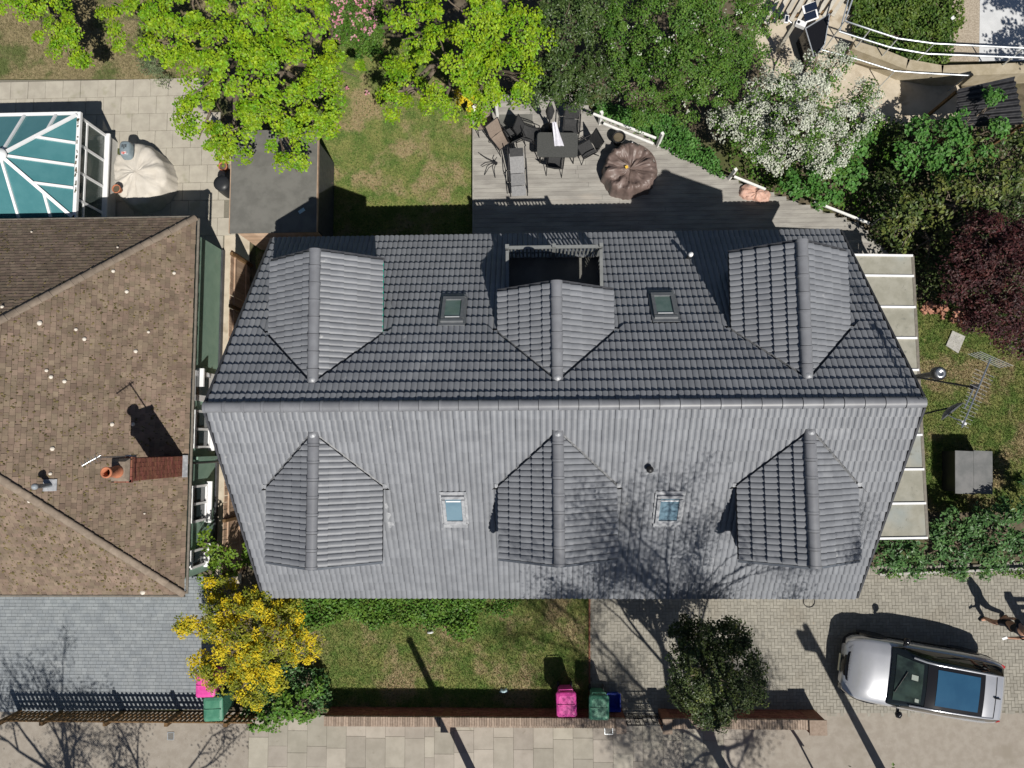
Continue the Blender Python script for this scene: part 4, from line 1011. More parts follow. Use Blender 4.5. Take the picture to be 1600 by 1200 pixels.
# ================================================================ lean-to at the right gable
lt = thing('lean_to', 'polycarbonate lean-to roof with white glazing bars along the right gable', 'lean-to', (9.8, 1.3, 0))
lx0, lx1, ly0, ly1 = 8.4, 10.93, -2.73, 5.33
ys = [5.33, 4.73, 3.82, 2.92, 2.0, 1.1, .15, -.82, -1.77, -2.73]
zl = lambda x: 2.28 - (x - lx0) * .1
for k in range(len(ys) - 1):
    a, b = ys[k], ys[k + 1]
    MB().add([(lx0, a - .01, zl(lx0)), (lx1, a - .01, zl(lx1)), (lx1, b + .01, zl(lx1)), (lx0, b + .01, zl(lx0)), (lx0, a - .01, zl(lx0) - .016), (lx1, a - .01, zl(lx1) - .016), (lx1, b + .01, zl(lx1) - .016), (lx0, b + .01, zl(lx0) - .016)],
             [(3, 2, 1, 0), (4, 5, 6, 7), (0, 1, 5, 4), (1, 2, 6, 5), (2, 3, 7, 6)]).build('roof_panel', M['poly'], lt)
for i, y in enumerate(ys): MB().beam((lx0, y, zl(lx0) + .02), (lx1 + .03, y, zl(lx1) + .02), .06, .05).build('glazing_bar', M['upvc'], lt)
MB().beam((lx1 + .05, ly0, zl(lx1) - .05), (lx1 + .05, ly1, zl(lx1) - .05), .08, .09).build('gutter', M['browngutter'], lt)
for y in ys[::3]: MB().box((lx1 - .1, y, 1.0), (.09, .09, 2.0)).build('post', M['white'], lt)
MB().box((9.66, 1.3, .01), (2.5, 8.0, .04)).build('floor', M['pathconc'], lt)
# ================================================================ aerial, dish and flue at the right gable
ga = thing('rooftop_aerial', 'long silver yagi television aerial on a pole at the right gable', 'aerial', (8.75, 1.6, 5.5))
a0 = at(1503, 668, 7.6); a1 = at(1548, 560, 7.6)
MB().tube([a0, a1], .018, 6).build('boom', M['alu'], ga)
dv = (a1 - a0).normalized(); sv = Vector((-dv.y, dv.x, 0)); up = Vector((0, 0, 1))
for k in range(15):
    c = a0.lerp(a1, .03 + k * .054); h = .13 + .006 * k
    for zz in (.0,): MB().tube([c - sv * h + up * zz, c + sv * h + up * zz], .0045, 4).build('director', M['aerial'], ga)
for zz in (-.2, -.1, 0, .1, .2):
    c = a1 - dv * .03 + up * zz; MB().tube([c - sv * .36, c + sv * .36], .006, 4).build('reflector', M['aerial'], ga)
mid = a0.lerp(a1, .62)
MB().tube([(8.95, 1.55, 5.3), (mid.x - .12, mid.y - .05, 7.55)], .022, 8).build('mast', M['black'], ga)
MB().box((mid.x - .08, mid.y - .04, 7.55), (.12, .1, .1)).build('clamp', M['black'], ga)
MB().tube([mid + Vector((-.1, -.05, -.03)), a0.lerp(a1, .3) + Vector((-.1, -.02, -.03))], .018, 6).build('support_arm', M['alu'], ga)
dc = at(1485, 640, 6.6)
sdh = thing('satellite_dish', 'dark grey satellite dish on a bracket beside the ridge end', 'satellite dish', dc)
dn = Vector((.55, -.75, .35)).normalized(); Rm = dn.to_track_quat('Z', 'Y').to_matrix()
MB().lathe(dc, [(.005, -.05), (.12, -.035), (.22, -.0), (.29, .05), (.3, .055), (.285, .045), (.21, -.01), (.11, -.045), (.005, -.06)], 24, M=Rm, caps=False).build('reflector', M['dish'], sdh)
MB().tube([dc + Rm @ Vector((0, -.28, .05)), dc + Rm @ Vector((0, -.05, .36))], .012, 6).build('arm', M['galv'], sdh)
MB().lathe(dc + Rm @ Vector((0, -.03, .38)), [(.03, -.05), (.035, .03), (.02, .06)], 10, M=Rm).build('receiver', M['upvc'], sdh)
MB().tube([(8.7, .55, 6.0), dc - dn * .05], .018, 6).build('bracket', M['black'], sdh)
fc = at(1469, 583, 4.6); fl_ = thing('flue_cowl', 'black stove flue with silver cowl rising past the lean-to', 'flue', (fc.x, fc.y, 2.2))
MB().lathe((fc.x, fc.y, 0), [(.075, 2.1), (.075, 4.4)], 14).build('pipe', M['black'], fl_)
MB().lathe((fc.x, fc.y, 4.4), [(.15, 0), (.175, .05), (.175, .16), (.16, .2)], 20).build('terminal', M['black'], fl_)
MB().lathe((fc.x, fc.y, 4.6), [(.13, 0), (.12, .03), (.06, .035), (.05, .01), (.0, .01)], 20).build('cap', M['alu'], fl_)
# ================================================================ side garden things
bx = thing('storage_box', 'grey metal garden storage box in the shade on the side lawn', 'storage box', at(1520, 745))
c = at(1521, 738, .75); MB().box((c.x, c.y, .37), (1.02, 1.2, .72), R_(-3)).build('body', M['gutter'], bx)
for k in range(2): MB().box((c.x - .27 + .54 * k, c.y, .755 + .006 * k), (.55, 1.28, .03), R_(-3)).build('lid_panel', M['boxlid'], bx)
ps = tag(MB().prism(ccw([(q.x, q.y) for q in pp((1477, 540), (1487, 517), (1507, 526), (1496, 552))]), -.02, .05).build('stepping_stone', M['conc_pale']), 'loose pale paving slab lying on the side lawn', 'paving slab')
for k in range(34):
    px, py = (rnd.uniform(1436, 1478), rnd.uniform(474, 490)) if k < 17 else (rnd.uniform(1472, 1522), rnd.uniform(486, 502))
    P = at(px, py, .04); b_ = MB().box((P.x, P.y, .04 + rnd.uniform(0, .06)), (.215, .1, .065), M=Matrix.Rotation(rnd.uniform(0, 3), 3, 'Z') @ Matrix.Rotation(rnd.uniform(-.3, .3), 3, 'X')).build('loose_brick', M['palebrick'])
    tag(b_, 'loose pinkish brick in the pile below the purple leaved tree', 'brick', 'bricks piled on the side lawn')
ed = thing('garden_edging', 'pale concrete kerb edging between shrubs and block driveway', 'edging', at(1480, 893))
a, b = at(1372, 897), at(1640, 886)
n = 9
for k in range(n): MB().beam(a.lerp(b, (k + .01) / n) + Vector((0, 0, .03)), a.lerp(b, (k + .99) / n) + Vector((0, 0, .03)), .07, .16).build('kerb_stone', M['conc_pale'], ed)
# ================================================================ vegetation
def unit(v): return v / np.maximum(np.linalg.norm(v, axis=1, keepdims=True), 1e-6)
def leaf_arrays(P, Nn, L, W, fold=.25):
    """rhombic leaves: P base points, Nn leaf normals, L lengths, W half widths"""
    n = len(P); r = nrg.normal(size=(n, 3)); T = unit(r - (r * Nn).sum(1, keepdims=True) * Nn); B = np.cross(Nn, T)
    L = L[:, None]; W = W[:, None]
    V = np.empty((n, 4, 3)); V[:, 0] = P; V[:, 1] = P + T * L * .5 + B * W + Nn * W * fold; V[:, 2] = P + T * L; V[:, 3] = P + T * L * .5 - B * W + Nn * W * fold
    return V.reshape(-1, 3), np.arange(n * 4).reshape(n, 4)
def clump_points(blobs, clump_r, per_m2, per_clump, flat=.75, zmin=-.35):
    """leaf clumps spread over the upper shell of each blob, then leaves over each clump's upper side"""
    PP = []; NN = []
    for (c, r) in blobs:
        c = np.array(c); r3 = np.array((r, r, r * flat)) if np.isscalar(r) else np.array(r)
        m = max(3, int(per_m2 * math.pi * r3[0] * r3[1] * 1.6))
        d = unit(nrg.normal(size=(m, 3))); d[:, 2] = np.where(d[:, 2] < zmin, -d[:, 2], d[:, 2])
        cc = c + d * r3 * nrg.uniform(.55, 1.08, size=(m, 1))
        cr = clump_r * nrg.uniform(.6, 1.35, size=m)
        k = per_clump
        e = unit(nrg.normal(size=(m * k, 3))); e[:, 2] = np.abs(e[:, 2]) * .9 - .15
        rr = np.repeat(cr, k)[:, None] * nrg.uniform(.45, 1.0, size=(m * k, 1)) * np.array((1, 1, .6))
        PP.append(np.repeat(cc, k, 0) + e * rr)
        nn = unit(e * .55 + np.repeat(d, k, 0) * .35 + np.array((.12, -.2, .75)) + nrg.normal(size=(m * k, 3)) * .38); NN.append(nn)
    return np.concatenate(PP), np.concatenate(NN)
def crown(name, blobs, mt, parent, leaf=.11, clump_r=.3, per_m2=7, per_clump=34, aspect=.33, flat=.75, frac=None):
    P, Nn = clump_points(blobs, clump_r, per_m2, per_clump, flat)
    P[:, 2] = np.maximum(P[:, 2], .03)
    if frac is not None:
        keep = nrg.random(len(P)) < frac; P, Nn = P[keep], Nn[keep]
    L = leaf * nrg.uniform(.65, 1.3, size=len(P))
    V, F = leaf_arrays(P, Nn, L, L * aspect)
    o = link(name, fast(name, V, F), mt, parent)
    if parent is None: pass
    return o
def limb(m_, a, b, r0, r1, sag=.1, n=5, sides=6):
    a = Vector(a); b = Vector(b); L = (b - a).length; pts = []; rs = []
    for i in range(n + 1):
        t = i / n; q = a.lerp(b, t) + Vector((rnd.uniform(-1, 1), rnd.uniform(-1, 1), rnd.uniform(-.5, .5))) * (L * .04 if 0 < i < n else 0); q.z += sag * math.sin(math.pi * t) * L * .3
        pts.append(q); rs.append(r0 + (r1 - r0) * t)
    m_.tube(pts, rs, sides); return pts
def tree(name, label, cat, base, blobs, mt, trunk_r=.14, bark='bark', twigs=3, group=None, extra=None, **kw):
    """blobs: (px, py, z, radius) given as survey points"""
    base = Vector(base); W = [(at(px, py, z), r) for (px, py, z, r) in blobs]
    t = thing(name, label, cat, base, group)
    ctr = sum((w_[0] for w_ in W), Vector()) / len(W); zf = min(w_[0].z for w_ in W)
    fork = Vector((base.x * .5 + ctr.x * .5, base.y * .5 + ctr.y * .5, max(.5, zf * .6)))
    m_ = MB(); limb(m_, base - Vector((0, 0, .1)), fork, trunk_r * 1.2, trunk_r * .8, 0, 5, 9); m_.build('trunk', M[bark], t)
    for (c, r) in W:
        m_ = MB(); rr = r if np.isscalar(r) else r[0]
        pts = limb(m_, fork, c + Vector((0, 0, -.1 * rr)), trunk_r * .6, trunk_r * .18, .1)
        for k in range(twigs):
            d = Vector((rnd.uniform(-1, 1), rnd.uniform(-1, 1), rnd.uniform(-.1, .8))).normalized(); limb(m_, pts[rnd.choice((3, 4, 5))], c + d * rr * rnd.uniform(.75, 1.0), trunk_r * .22, .012, .05, 4, 5)
        m_.build('limb', M[bark], t)
    crown('crown', W, mt, t, **kw)
    if extra:
        for (nm, mt2, kw2) in extra:
            crown(nm, W, mt2, t, **kw2)
    return t
OAK = dict(leaf=.078, clump_r=.3, per_m2=3.5, per_clump=130, aspect=.4)
tree('bright_tree', 'bright lime green tree overhanging the felt roofed shed', 'tree', at(400, 60),
     [(215, 40, 3.6, .9), (300, 30, 4.4, 1.1), (385, 20, 4.8, 1.1), (470, 35, 4.6, 1.0), (520, 110, 4.0, .75), (440, 110, 4.8, 1.1), (345, 110, 4.6, 1.15), (325, 175, 3.9, .9), (410, 185, 4.2, 1.0),
      (490, 190, 3.9, .85), (465, 245, 3.4, .5), (360, 225, 3.4, .6), (250, 75, 3.4, .6), (500, 150, 4.2, .6)], M['oak'], .2, **OAK)
tree('bright_tree', 'bright lime green tree over the rear lawn beside the deck corner', 'tree', at(720, 40),
     [(660, 45, 4.0, .95), (740, 30, 4.8, 1.05), (800, 60, 4.4, .8), (700, 105, 4.6, .9), (770, 115, 4.4, .95), (630, 140, 3.4, .7), (685, 165, 3.3, .5), (745, 160, 3.8, .65), (820, 130, 3.8, .55), (840, 60, 3.8, .4), (615, 160, 3.1, .35)], M['oak'], .18, **OAK)
tree('bright_tree', 'small lime green tree reaching over the parched lawn at the photo corner', 'tree', at(45, -70),
     [(75, 30, 2.6, .7), (60, -10, 3.0, .7), (110, 75, 2.2, .6), (95, 50, 2.4, .55), (135, 85, 2.1, .32), (5, 2, 2.4, .35)], M['oak'], .09, **OAK)
tree('evergreen_tree', 'dark green evergreen tree behind the garden table', 'tree', at(880, 60),
     [(880, 40, 3.6, 1.0), (930, 20, 3.6, .9), (870, 120, 3.0, .9), (925, 130, 2.8, .8), (840, 140, 2.2, .7), (900, 150, 2.0, .55), (960, 90, 3.0, .8), (810, 160, 1.8, .35)], M['dkgreen'], .13, leaf=.075, clump_r=.26, per_m2=8, per_clump=70, aspect=.34)
tree('hawthorn_tree', 'green hawthorn tree dotted with white blossom behind the brown round cover', 'tree', at(1060, 50),
     [(980, 50, 3.6, .95), (1050, 30, 4.2, 1.1), (1130, 25, 4.0, 1.0), (1080, 100, 3.8, 1.05), (1000, 125, 3.0, .8), (1150, 80, 3.4, .8), (1070, 165, 2.6, .7), (1120, 130, 3.0, .65), (1010, 180, 1.8, .5), (1180, 30, 3.2, .6)], M['hawgreen'], .15,
     leaf=.06, clump_r=.26, per_m2=9, per_clump=84, aspect=.38, extra=[('blossom', M['whiteblossom'], dict(leaf=.05, clump_r=.12, per_m2=3.0, per_clump=10, aspect=.5, frac=.5))])
tree('blossom_tree', 'low tree smothered in creamy white blossom beside the deck edge', 'tree', at(1230, 220),
     [(1150, 190, 2.4, .7), (1210, 150, 2.8, .8), (1270, 130, 3.0, .8), (1330, 190, 2.6, .75), (1250, 200, 3.0, .9), (1200, 240, 2.4, .6), (1300, 240, 2.4, .7), (1310, 95, 2.4, .42), (1180, 210, 2.4, .6), (1350, 150, 2.4, .4)], M['hawgreen'], .12,
     leaf=.07, clump_r=.24, per_m2=9, per_clump=26, aspect=.36, extra=[('blossom', M['whiteblossom'], dict(leaf=.055, clump_r=.22, per_m2=10, per_clump=60, aspect=.42))])
tree('hazel_bush', 'fresh green broad leaved bush spilling over the deck corner', 'bush', at(1300, 300),
     [(1290, 255, 1.6, .55), (1240, 290, 1.2, .45), (1330, 275, 1.4, .5), (1290, 305, 1.0, .45), (1345, 225, 1.5, .4)], M['freshgreen'], .06, leaf=.12, clump_r=.24, per_m2=9, per_clump=34, aspect=.4)
tree('elder_bush', 'fresh green elder with long shoots below the black corrugated roof', 'bush', at(1470, 240),
     [(1430, 215, 1.8, .55), (1480, 225, 2.0, .55), (1500, 200, 2.0, .45), (1545, 165, 2.2, .4), (1550, 200, 2.0, .4), (1410, 250, 1.5, .45), (1520, 240, 1.8, .45), (1460, 270, 1.4, .5)], M['freshgreen'], .07, leaf=.12, clump_r=.25, per_m2=8, per_clump=32, aspect=.36)
tree('laurel_bush', 'glossy olive green laurel behind the lean-to roof', 'bush', at(1490, 330),
     [(1420, 330, 1.8, .6), (1480, 310, 2.0, .65), (1540, 290, 2.0, .7), (1400, 370, 1.5, .5), (1590, 280, 2.0, .6), (1530, 240, 1.8, .5), (1460, 370, 1.5, .5), (1590, 230, 1.8, .5)], M['laurel'], .07, leaf=.13, clump_r=.26, per_m2=7, per_clump=26, aspect=.3)
tree('shade_bush', 'deep green bush under the laurel beside the lean-to', 'bush', at(1450, 400), [(1400, 350, .9, .7), (1450, 430, 1.0, .7), (1420, 400, .9, .5), (1550, 370, 1.0, .9), (1370, 300, .7, .5), (1400, 290, .9, .6), (1560, 300, 1.0, .9)], M['holly'], .06, leaf=.1, clump_r=.28, per_m2=6, per_clump=30)
tree('purple_maple', 'dark purple leaved maple over the brick pile', 'tree', at(1560, 440),
     [(1540, 400, 2.4, .9), (1590, 440, 2.6, .9), (1500, 440, 2.0, .7), (1560, 490, 2.0, .8), (1610, 380, 2.4, .8), (1590, 530, 1.6, .6), (1520, 490, 1.7, .5), (1550, 360, 2.2, .6)], M['purple'], .11, leaf=.1, clump_r=.32, per_m2=9, per_clump=70, aspect=.24)
tree('shrub_bank', 'bushy green shrubs along the kerb edging by the driveway', 'bush', at(1480, 850),
     [(1400, 860, .8, .55), (1450, 850, .9, .6), (1500, 855, .9, .6), (1550, 850, 1.0, .6), (1600, 850, 1.0, .6), (1570, 810, 1.2, .6), (1620, 790, 1.2, .7), (1430, 880, .5, .4), (1490, 885, .5, .4), (1385, 880, .4, .35), (1545, 885, .5, .35), (1480, 820, .9, .5), (1520, 820, 1.0, .5)], M['rhodo'], .05, leaf=.13, clump_r=.22, per_m2=11, per_clump=32, aspect=.25)
tree('laburnum_tree', 'laburnum in full yellow flower at the driveway corner', 'tree', at(400, 1010),
     [(345, 960, 2.4, .55), (400, 950, 2.6, .6), (450, 960, 2.4, .55), (370, 1010, 2.9, .65), (430, 1010, 2.9, .65), (470, 1010, 2.4, .5), (345, 1050, 2.5, .55), (390, 1070, 2.6, .6), (430, 1060, 2.4, .45), (330, 985, 2.2, .35), (315, 1040, 2.1, .3), (345, 920, 1.9, .4), (285, 978, 2.0, .16), (300, 975, 2.0, .18)], M['yelgreen'], .09,
     leaf=.07, clump_r=.2, per_m2=13, per_clump=40, aspect=.36, extra=[('blossom', M['yellow'], dict(leaf=.058, clump_r=.22, per_m2=5.6, per_clump=120, aspect=.42))])
tree('climbing_shrub', 'green leafy shrub growing up between the fence and the yellow tree', 'bush', at(345, 870),
     [(325, 845, 1.3, .32), (340, 870, 1.5, .38), (370, 860, 1.5, .35), (330, 895, 1.6, .36), (360, 890, 1.5, .3), (385, 880, 1.2, .25), (310, 860, 1.0, .18)], M['oakish'], .05, leaf=.1, clump_r=.18, per_m2=10, per_clump=22, aspect=.36)
tree('holly_tree', 'dense dark glossy holly tree standing on the block driveway', 'tree', at(1090, 1050),
     [(1110, 1000, 3.4, .7), (1090, 1050, 3.6, .85), (1150, 1040, 3.4, .75), (1110, 1090, 3.0, .75), (1160, 1080, 2.8, .6), (1075, 1000, 3.0, .6), (1125, 1110, 2.4, .45), (1065, 1075, 2.6, .4), (1150, 995, 3.0, .5)], M['holly'], .12, leaf=.065, clump_r=.2, per_m2=15, per_clump=70, aspect=.36,
     extra=[('new_growth', M['laurel'], dict(leaf=.06, clump_r=.16, per_m2=5, per_clump=36, aspect=.34))])
tree('hydrangea_bush', 'round leaved green shrub at the end of the brick wall', 'bush', at(465, 1100),
     [(480, 1090, .7, .28), (495, 1070, .6, .22), (455, 1110, .6, .3), (430, 1125, .5, .3), (405, 1130, .4, .28), (480, 1115, .5, .25), (440, 1100, .6, .3)], M['weedb'], .04, leaf=.1, clump_r=.15, per_m2=16, per_clump=24, aspect=.42)
tree('rosemary_bush', 'spiky grey green shrub in a dark pot on the patio corner', 'bush', at(245, 110), [(240, 105, .6, .38), (225, 98, .5, .25), (255, 118, .5, .25)], M['rosem'], .03, leaf=.12, clump_r=.2, per_m2=18, per_clump=30, aspect=.1)
tree('yellow_shrub', 'yellow green flowering plant beside the shed', 'bush', at(345, 230), [(345, 225, .7, .35), (352, 245, .5, .2), (335, 205, .8, .3)], M['yelgreen'], .03, leaf=.08, clump_r=.15, per_m2=18, per_clump=28, aspect=.3)
def cover_field(name, label, poly, n, mt, h=.2, leaf=.09, aspect=.4, bumps=.3, cat='ground cover'):
    xs = [p[0] for p in poly]; ys = [p[1] for p in poly]; P = []
    ph = [rnd.uniform(0, 6) for _ in range(6)]
    while len(P) < n:
        x = rnd.uniform(min(xs), max(xs)); y = rnd.uniform(min(ys), max(ys))
        if not inpoly(x, y, poly): continue
        q = (math.sin(3.1 * x + ph[0]) * math.sin(2.7 * y + ph[1]) + math.sin(6.3 * x + 2 * y + ph[2]) * .6 + math.sin(5.1 * y - 3 * x + ph[3]) * .6) * .45
        if q < -.55 and rnd.random() < .8: continue
        hh = h * (1 + bumps * q * 2); P.append((x, y, max(.02, hh * (1 - rnd.random() ** 3))))
    P = np.array(P); Nn = unit(np.array((.1, -.2, 1.0)) + nrg.normal(size=(len(P), 3)) * .55)
    L = leaf * nrg.uniform(.6, 1.3, size=len(P)); V, F = leaf_arrays(P, Nn, L, L * aspect)
    o = link(name, fast(name, V, F), mt); return tag(o, label, cat, kind='stuff')
cover_field('ground_cover', 'leafy green ground cover along the foot of the front wall', ccw(pp((430, 915), (770, 915), (748, 955), (745, 990), (722, 1000), (690, 978), (655, 985), (620, 968), (585, 982), (545, 965), (520, 972), (480, 990))), 6800, M['weed'], .2, .085, bumps=.6)
cover_field('rosette_plants', 'dark low plants by the front lawn edge', ccw(pp((700, 918), (830, 918), (790, 965), (740, 955))), 1600, M['hawgreen'], .2, .06)
cover_field('ivy_bank', 'green ivy and weeds on the bank behind the galvanised railing', ccw(pp((1325, -20), (1480, -20), (1500, 40), (1470, 110), (1420, 110), (1390, 85), (1330, 60))), 6500, M['midgreen'], .3, .1)
cover_field('ivy_edge', 'bright green ivy along the diagonal deck edge', ccw(pp((930, 165), (1050, 190), (1110, 240), (1130, 285), (1080, 262), (1030, 235), (1010, 215), (930, 185))), 4200, M['freshgreen'], .35, .085)
cover_field('flower_bed', 'low flower bed with pink blooms behind the lime trees', ccw(pp((510, -20), (600, -20), (600, 90), (560, 100), (525, 60))), 3600, M['hawgreen'], .25, .08)
cover_field('driveway_weeds', 'tufts of weeds at the kerb edging', ccw(pp((1375, 893), (1600, 886), (1600, 905), (1560, 896), (1490, 904), (1470, 897), (1380, 903))), 700, M['weed'], .12, .07)
cover_field('bed_under_laburnum', 'dense low shrubs under the yellow tree', ccw(pp((400, 1030), (510, 1040), (525, 1090), (505, 1115), (380, 1120))), 2600, M['rhodo'], .3, .09)
cover_field('shade_plants', 'shaded plants below the blossom tree', ccw(pp((1130, 200), (1400, 190), (1420, 330), (1380, 350), (1300, 330), (1200, 300), (1140, 270))), 4000, M['hawgreen'], .4, .09)
for (poly, n, z) in ((ccw(pp((500, 120), (600, 140), (545, 280), (495, 290))), 7, .3), (ccw(pp((520, -10), (590, -10), (590, 70), (540, 60))), 60, .3)):
    xs = [p[0] for p in poly]; ys = [p[1] for p in poly]
    P = np.array([(rnd.uniform(min(xs), max(xs)), rnd.uniform(min(ys), max(ys)), z) for _ in range(n)]); P = np.repeat(P, 6, 0) + nrg.normal(size=(n * 6, 3)) * .04
    V, F = leaf_arrays(P, unit(np.array((0, 0, 1.)) + nrg.normal(size=(len(P), 3)) * .4), np.full(len(P), .08), np.full(len(P), .035))
    tag(link('pink_blooms', fast('pink_blooms', V, F), M['pinkblossom']), 'scattered pink blooms ' + ('in the bed behind the lime trees' if n == 60 else 'beside the rear lawn'), 'flowers', kind='stuff')
cover_field('undergrowth', 'dark undergrowth below the laurel and purple maple', ccw(pp((1365, 200), (1640, 190), (1640, 560), (1560, 545), (1530, 505), (1440, 470), (1425, 400), (1350, 380))), 11000, M['holly'], .45, .1, bumps=.5)
ot = thing('garden_tree', 'broad green tree beyond the right edge shading the white concrete pad', 'tree', (18.2, 11.0, 0))
MB().tube([(18.2, 11.0, 0), (18.0, 11.4, 2.6), (17.8, 11.8, 4.0)], [.16, .12, .08], 9).build('trunk', M['bark'], ot)
crown('crown', [((17.6, 11.9, 4.4), 1.5), ((18.6, 10.6, 4.2), 1.4), ((17.3, 13.2, 4.2), 1.0), ((17.0, 10.2, 3.6), .8)], M['midgreen'], ot, leaf=.12, clump_r=.32, per_m2=6, per_clump=40)
# yellow azalea by the deck corner
cz_ = thing('azalea', 'small bright yellow azalea at the deck corner under the lime tree', 'bush', at(730, 150)); crown('blossom', [(at(728, 148, .9), .3), (at(738, 165, .8), .2)], M['yellow'], cz_, leaf=.09, clump_r=.14, per_m2=30, per_clump=24, aspect=.4)
MB().tube([at(732, 155, 0), at(730, 152, .8)], .02, 5).build('stem', M['bark'], cz_)
# grass blades
def grass(name, poly, n, label, mt, skip=None):
    xs = np.array([p[0] for p in poly]); ys = np.array([p[1] for p in poly])
    P = np.stack([nrg.uniform(xs.min(), xs.max(), n), nrg.uniform(ys.min(), ys.max(), n), np.full(n, .0)], 1)
    P = P[[inpoly(p[0], p[1], poly) for p in P]]; m_ = len(P)
    a = nrg.uniform(0, 6.3, m_); h = nrg.uniform(.03, .09, m_); wv = np.stack([np.cos(a), np.sin(a), np.zeros(m_)], 1) * .008; tip = np.stack([nrg.normal(size=m_) * .03, nrg.normal(size=m_) * .03, h], 1)
    V = np.stack([P - wv, P + wv, P + tip], 1).reshape(-1, 3); tag(link(name, fast(name, V, np.arange(m_ * 3).reshape(-1, 3)), mt), label, 'grass', kind='stuff')
grass('grass_blades', REAR_LAWN, 80000, 'patchy grass of the rear lawn beside the deck', M['blade'])
grass('grass_blades', FRONT_LAWN, 70000, 'patchy grass of the front lawn behind the brick wall', M['blade'])
grass('grass_blades', ccw(pp((1430, 480), (1610, 480), (1610, 800), (1430, 800))), 55000, 'patchy grass of the side lawn by the lean-to', M['blade'])
grass('grass_blades', ccw(pp((-10, -20), (330, -20), (300, 123), (-10, 123))), 26000, 'parched grass of the neighbouring lawn', M['dryblade'])
# ================================================================ street trees (south of the pavement; they shade the front roof and driveways)
def street_tree(label, base, h, spread, lean, seed, leaves, lf=.13, jit=.22):
    r_ = random.Random(seed); t = thing('street_tree', label, 'tree', base, 'street trees along the road'); m_ = MB(); tips = []
    def grow(p, d, L, r, lev):
        n = 4; pts = [p]; q = p.copy(); dd = d.copy()
        for i in range(n):
            dd = (dd + Vector((r_.uniform(-1, 1), r_.uniform(-1, 1), r_.uniform(-.3, .5))) * .16).normalized(); q = q + dd * (L / n); pts.append(q.copy())
        if lev >= 2 and pix(pts[-1])[1] < 1230 and -60 < pix(pts[-1])[0] < 1660: return
        m_.tube(pts, [r * (1 - .45 * i / n) for i in range(n + 1)], 6 if lev > 1 else 9, caps=False)
        if lev >= 4: tips.extend(pts[1:]); return
        for k in range((5, 4, 3, 3)[lev]):
            a = r_.uniform(0, 6.3); s_ = spread * (1.15 if lev == 0 else .8)
            nd = (dd + Vector((math.cos(a) * s_, math.sin(a) * s_, r_.uniform(-.1, .35)))).normalized()
            grow(pts[-1] if k < 2 else pts[r_.choice((2, 3))], nd, L * r_.uniform(.62, .84), r * (.62 if lev == 0 else .55), lev + 1)
    grow(Vector(base), Vector((lean[0], lean[1], 1)).normalized(), h * .34, .17, 0)
    m_.build('trunk', M['bark'], t)
    tips = [q for q in tips if pix(q)[1] > 1275 or not (-90 < pix(q)[0] < 1700)]
    P = np.array([tuple(r_.choice(tips)) for _ in range(leaves)]) + nrg.normal(size=(leaves, 3)) * jit
    Nn = unit(np.array((0, 0, 1.)) + nrg.normal(size=(leaves, 3)) * .6); L = lf * nrg.uniform(.6, 1.2, leaves); V, F = leaf_arrays(P, Nn, L, L * .4); link('crown', fast('crown', V, F), M['midgreen'], t)
    return t
street_tree('tall sparse street tree beyond the pavement opposite the holly', (6.6, -11.6, 0), 15.9, .72, (-.03, .1), 16, 60000, .062, .28)
street_tree('sparse street tree beyond the pavement opposite the picket fence', (-12.6, -13.4, 0), 9.0, .85, (-.05, .05), 9, 15000, .065, .18)
# ================================================================ garden furniture on the deck
def chair_proto(label, fab):
    t = thing('sling_chair', label, 'chair', (0, 0, 0), 'garden chairs on the deck')
    m_ = MB(); rows = []
    for (y, z) in ((-.24, .43), (-.08, .40), (.08, .395), (.22, .42)): rows.append([Vector((x, y, z)) for x in (-.23, 0, .23)])
    m_.grid(rows); rows2 = [[v - Vector((0, 0, .012)) for v in r] for r in rows]; m_.grid(rows2); m_.build('seat', fab, t)
    m_ = MB(); rows = []
    for (y, z) in ((.22, .43), (.28, .6), (.34, .78), (.42, .97)): rows.append([Vector((x, y + .02 * (1 if x == 0 else 0), z)) for x in (-.23, 0, .23)])
    m_.grid(rows); m_.grid([[v + Vector((0, .012, 0)) for v in r] for r in rows]); m_.build('backrest', fab, t)
    for s in (-1, 1):
        MB().tube([(s * .25, -.3, 0), (s * .25, -.25, .42), (s * .25, .22, .42), (s * .25, .43, .99)], .014, 6).build('side_frame', M['black'], t)
        MB().tube([(s * .25, .34, 0), (s * .25, .1, .42)], .014, 6).build('leg', M['black'], t)
        MB().tube([(s * .25, -.27, .3), (s * .27, -.27, .62), (s * .27, -.1, .65), (s * .27, .3, .64)], .016, 6).build('armrest', M['black'], t)
    MB().tube([(-.25, .43, .99), (.25, .43, .99)], .014, 6).build('top_rail', M['black'], t); MB().tube([(-.25, -.25, .42), (.25, -.25, .42)], .014, 6).build('front_rail', M['black'], t)
    return t
c0 = chair_proto('charcoal sling chair tucked in below the near side of the garden table', M['sling'])
c1 = chair_proto('brown sling chair standing alone in the deck corner', M['sling2'])
def dk_(px, py, z=.45): q = at(px, py, z + .14); return (q.x, q.y, .142)
c0.location = dk_(868, 252); c0.rotation_euler = (0, 0, R_(172))
c0['label'] = 'charcoal sling chair on the near side of the garden table, seat pushed under'
dup(c0, dk_(893, 196), R_(-4), 'charcoal sling chair at the far side of the garden table')
dup(c0, dk_(917, 232), R_(-62), 'charcoal sling chair at the right end of the garden table')
dup(c0, dk_(826, 208), R_(70), 'charcoal sling chair at the left end of the garden table')
dup(c0, dk_(803, 210), R_(205), 'charcoal sling chair squeezed in behind the recliner')
c1.location = dk_(757, 190); c1.rotation_euler = (0, 0, R_(8))
dup(c1, dk_(782, 218), R_(38), 'brown sling chair turned towards the recliner')
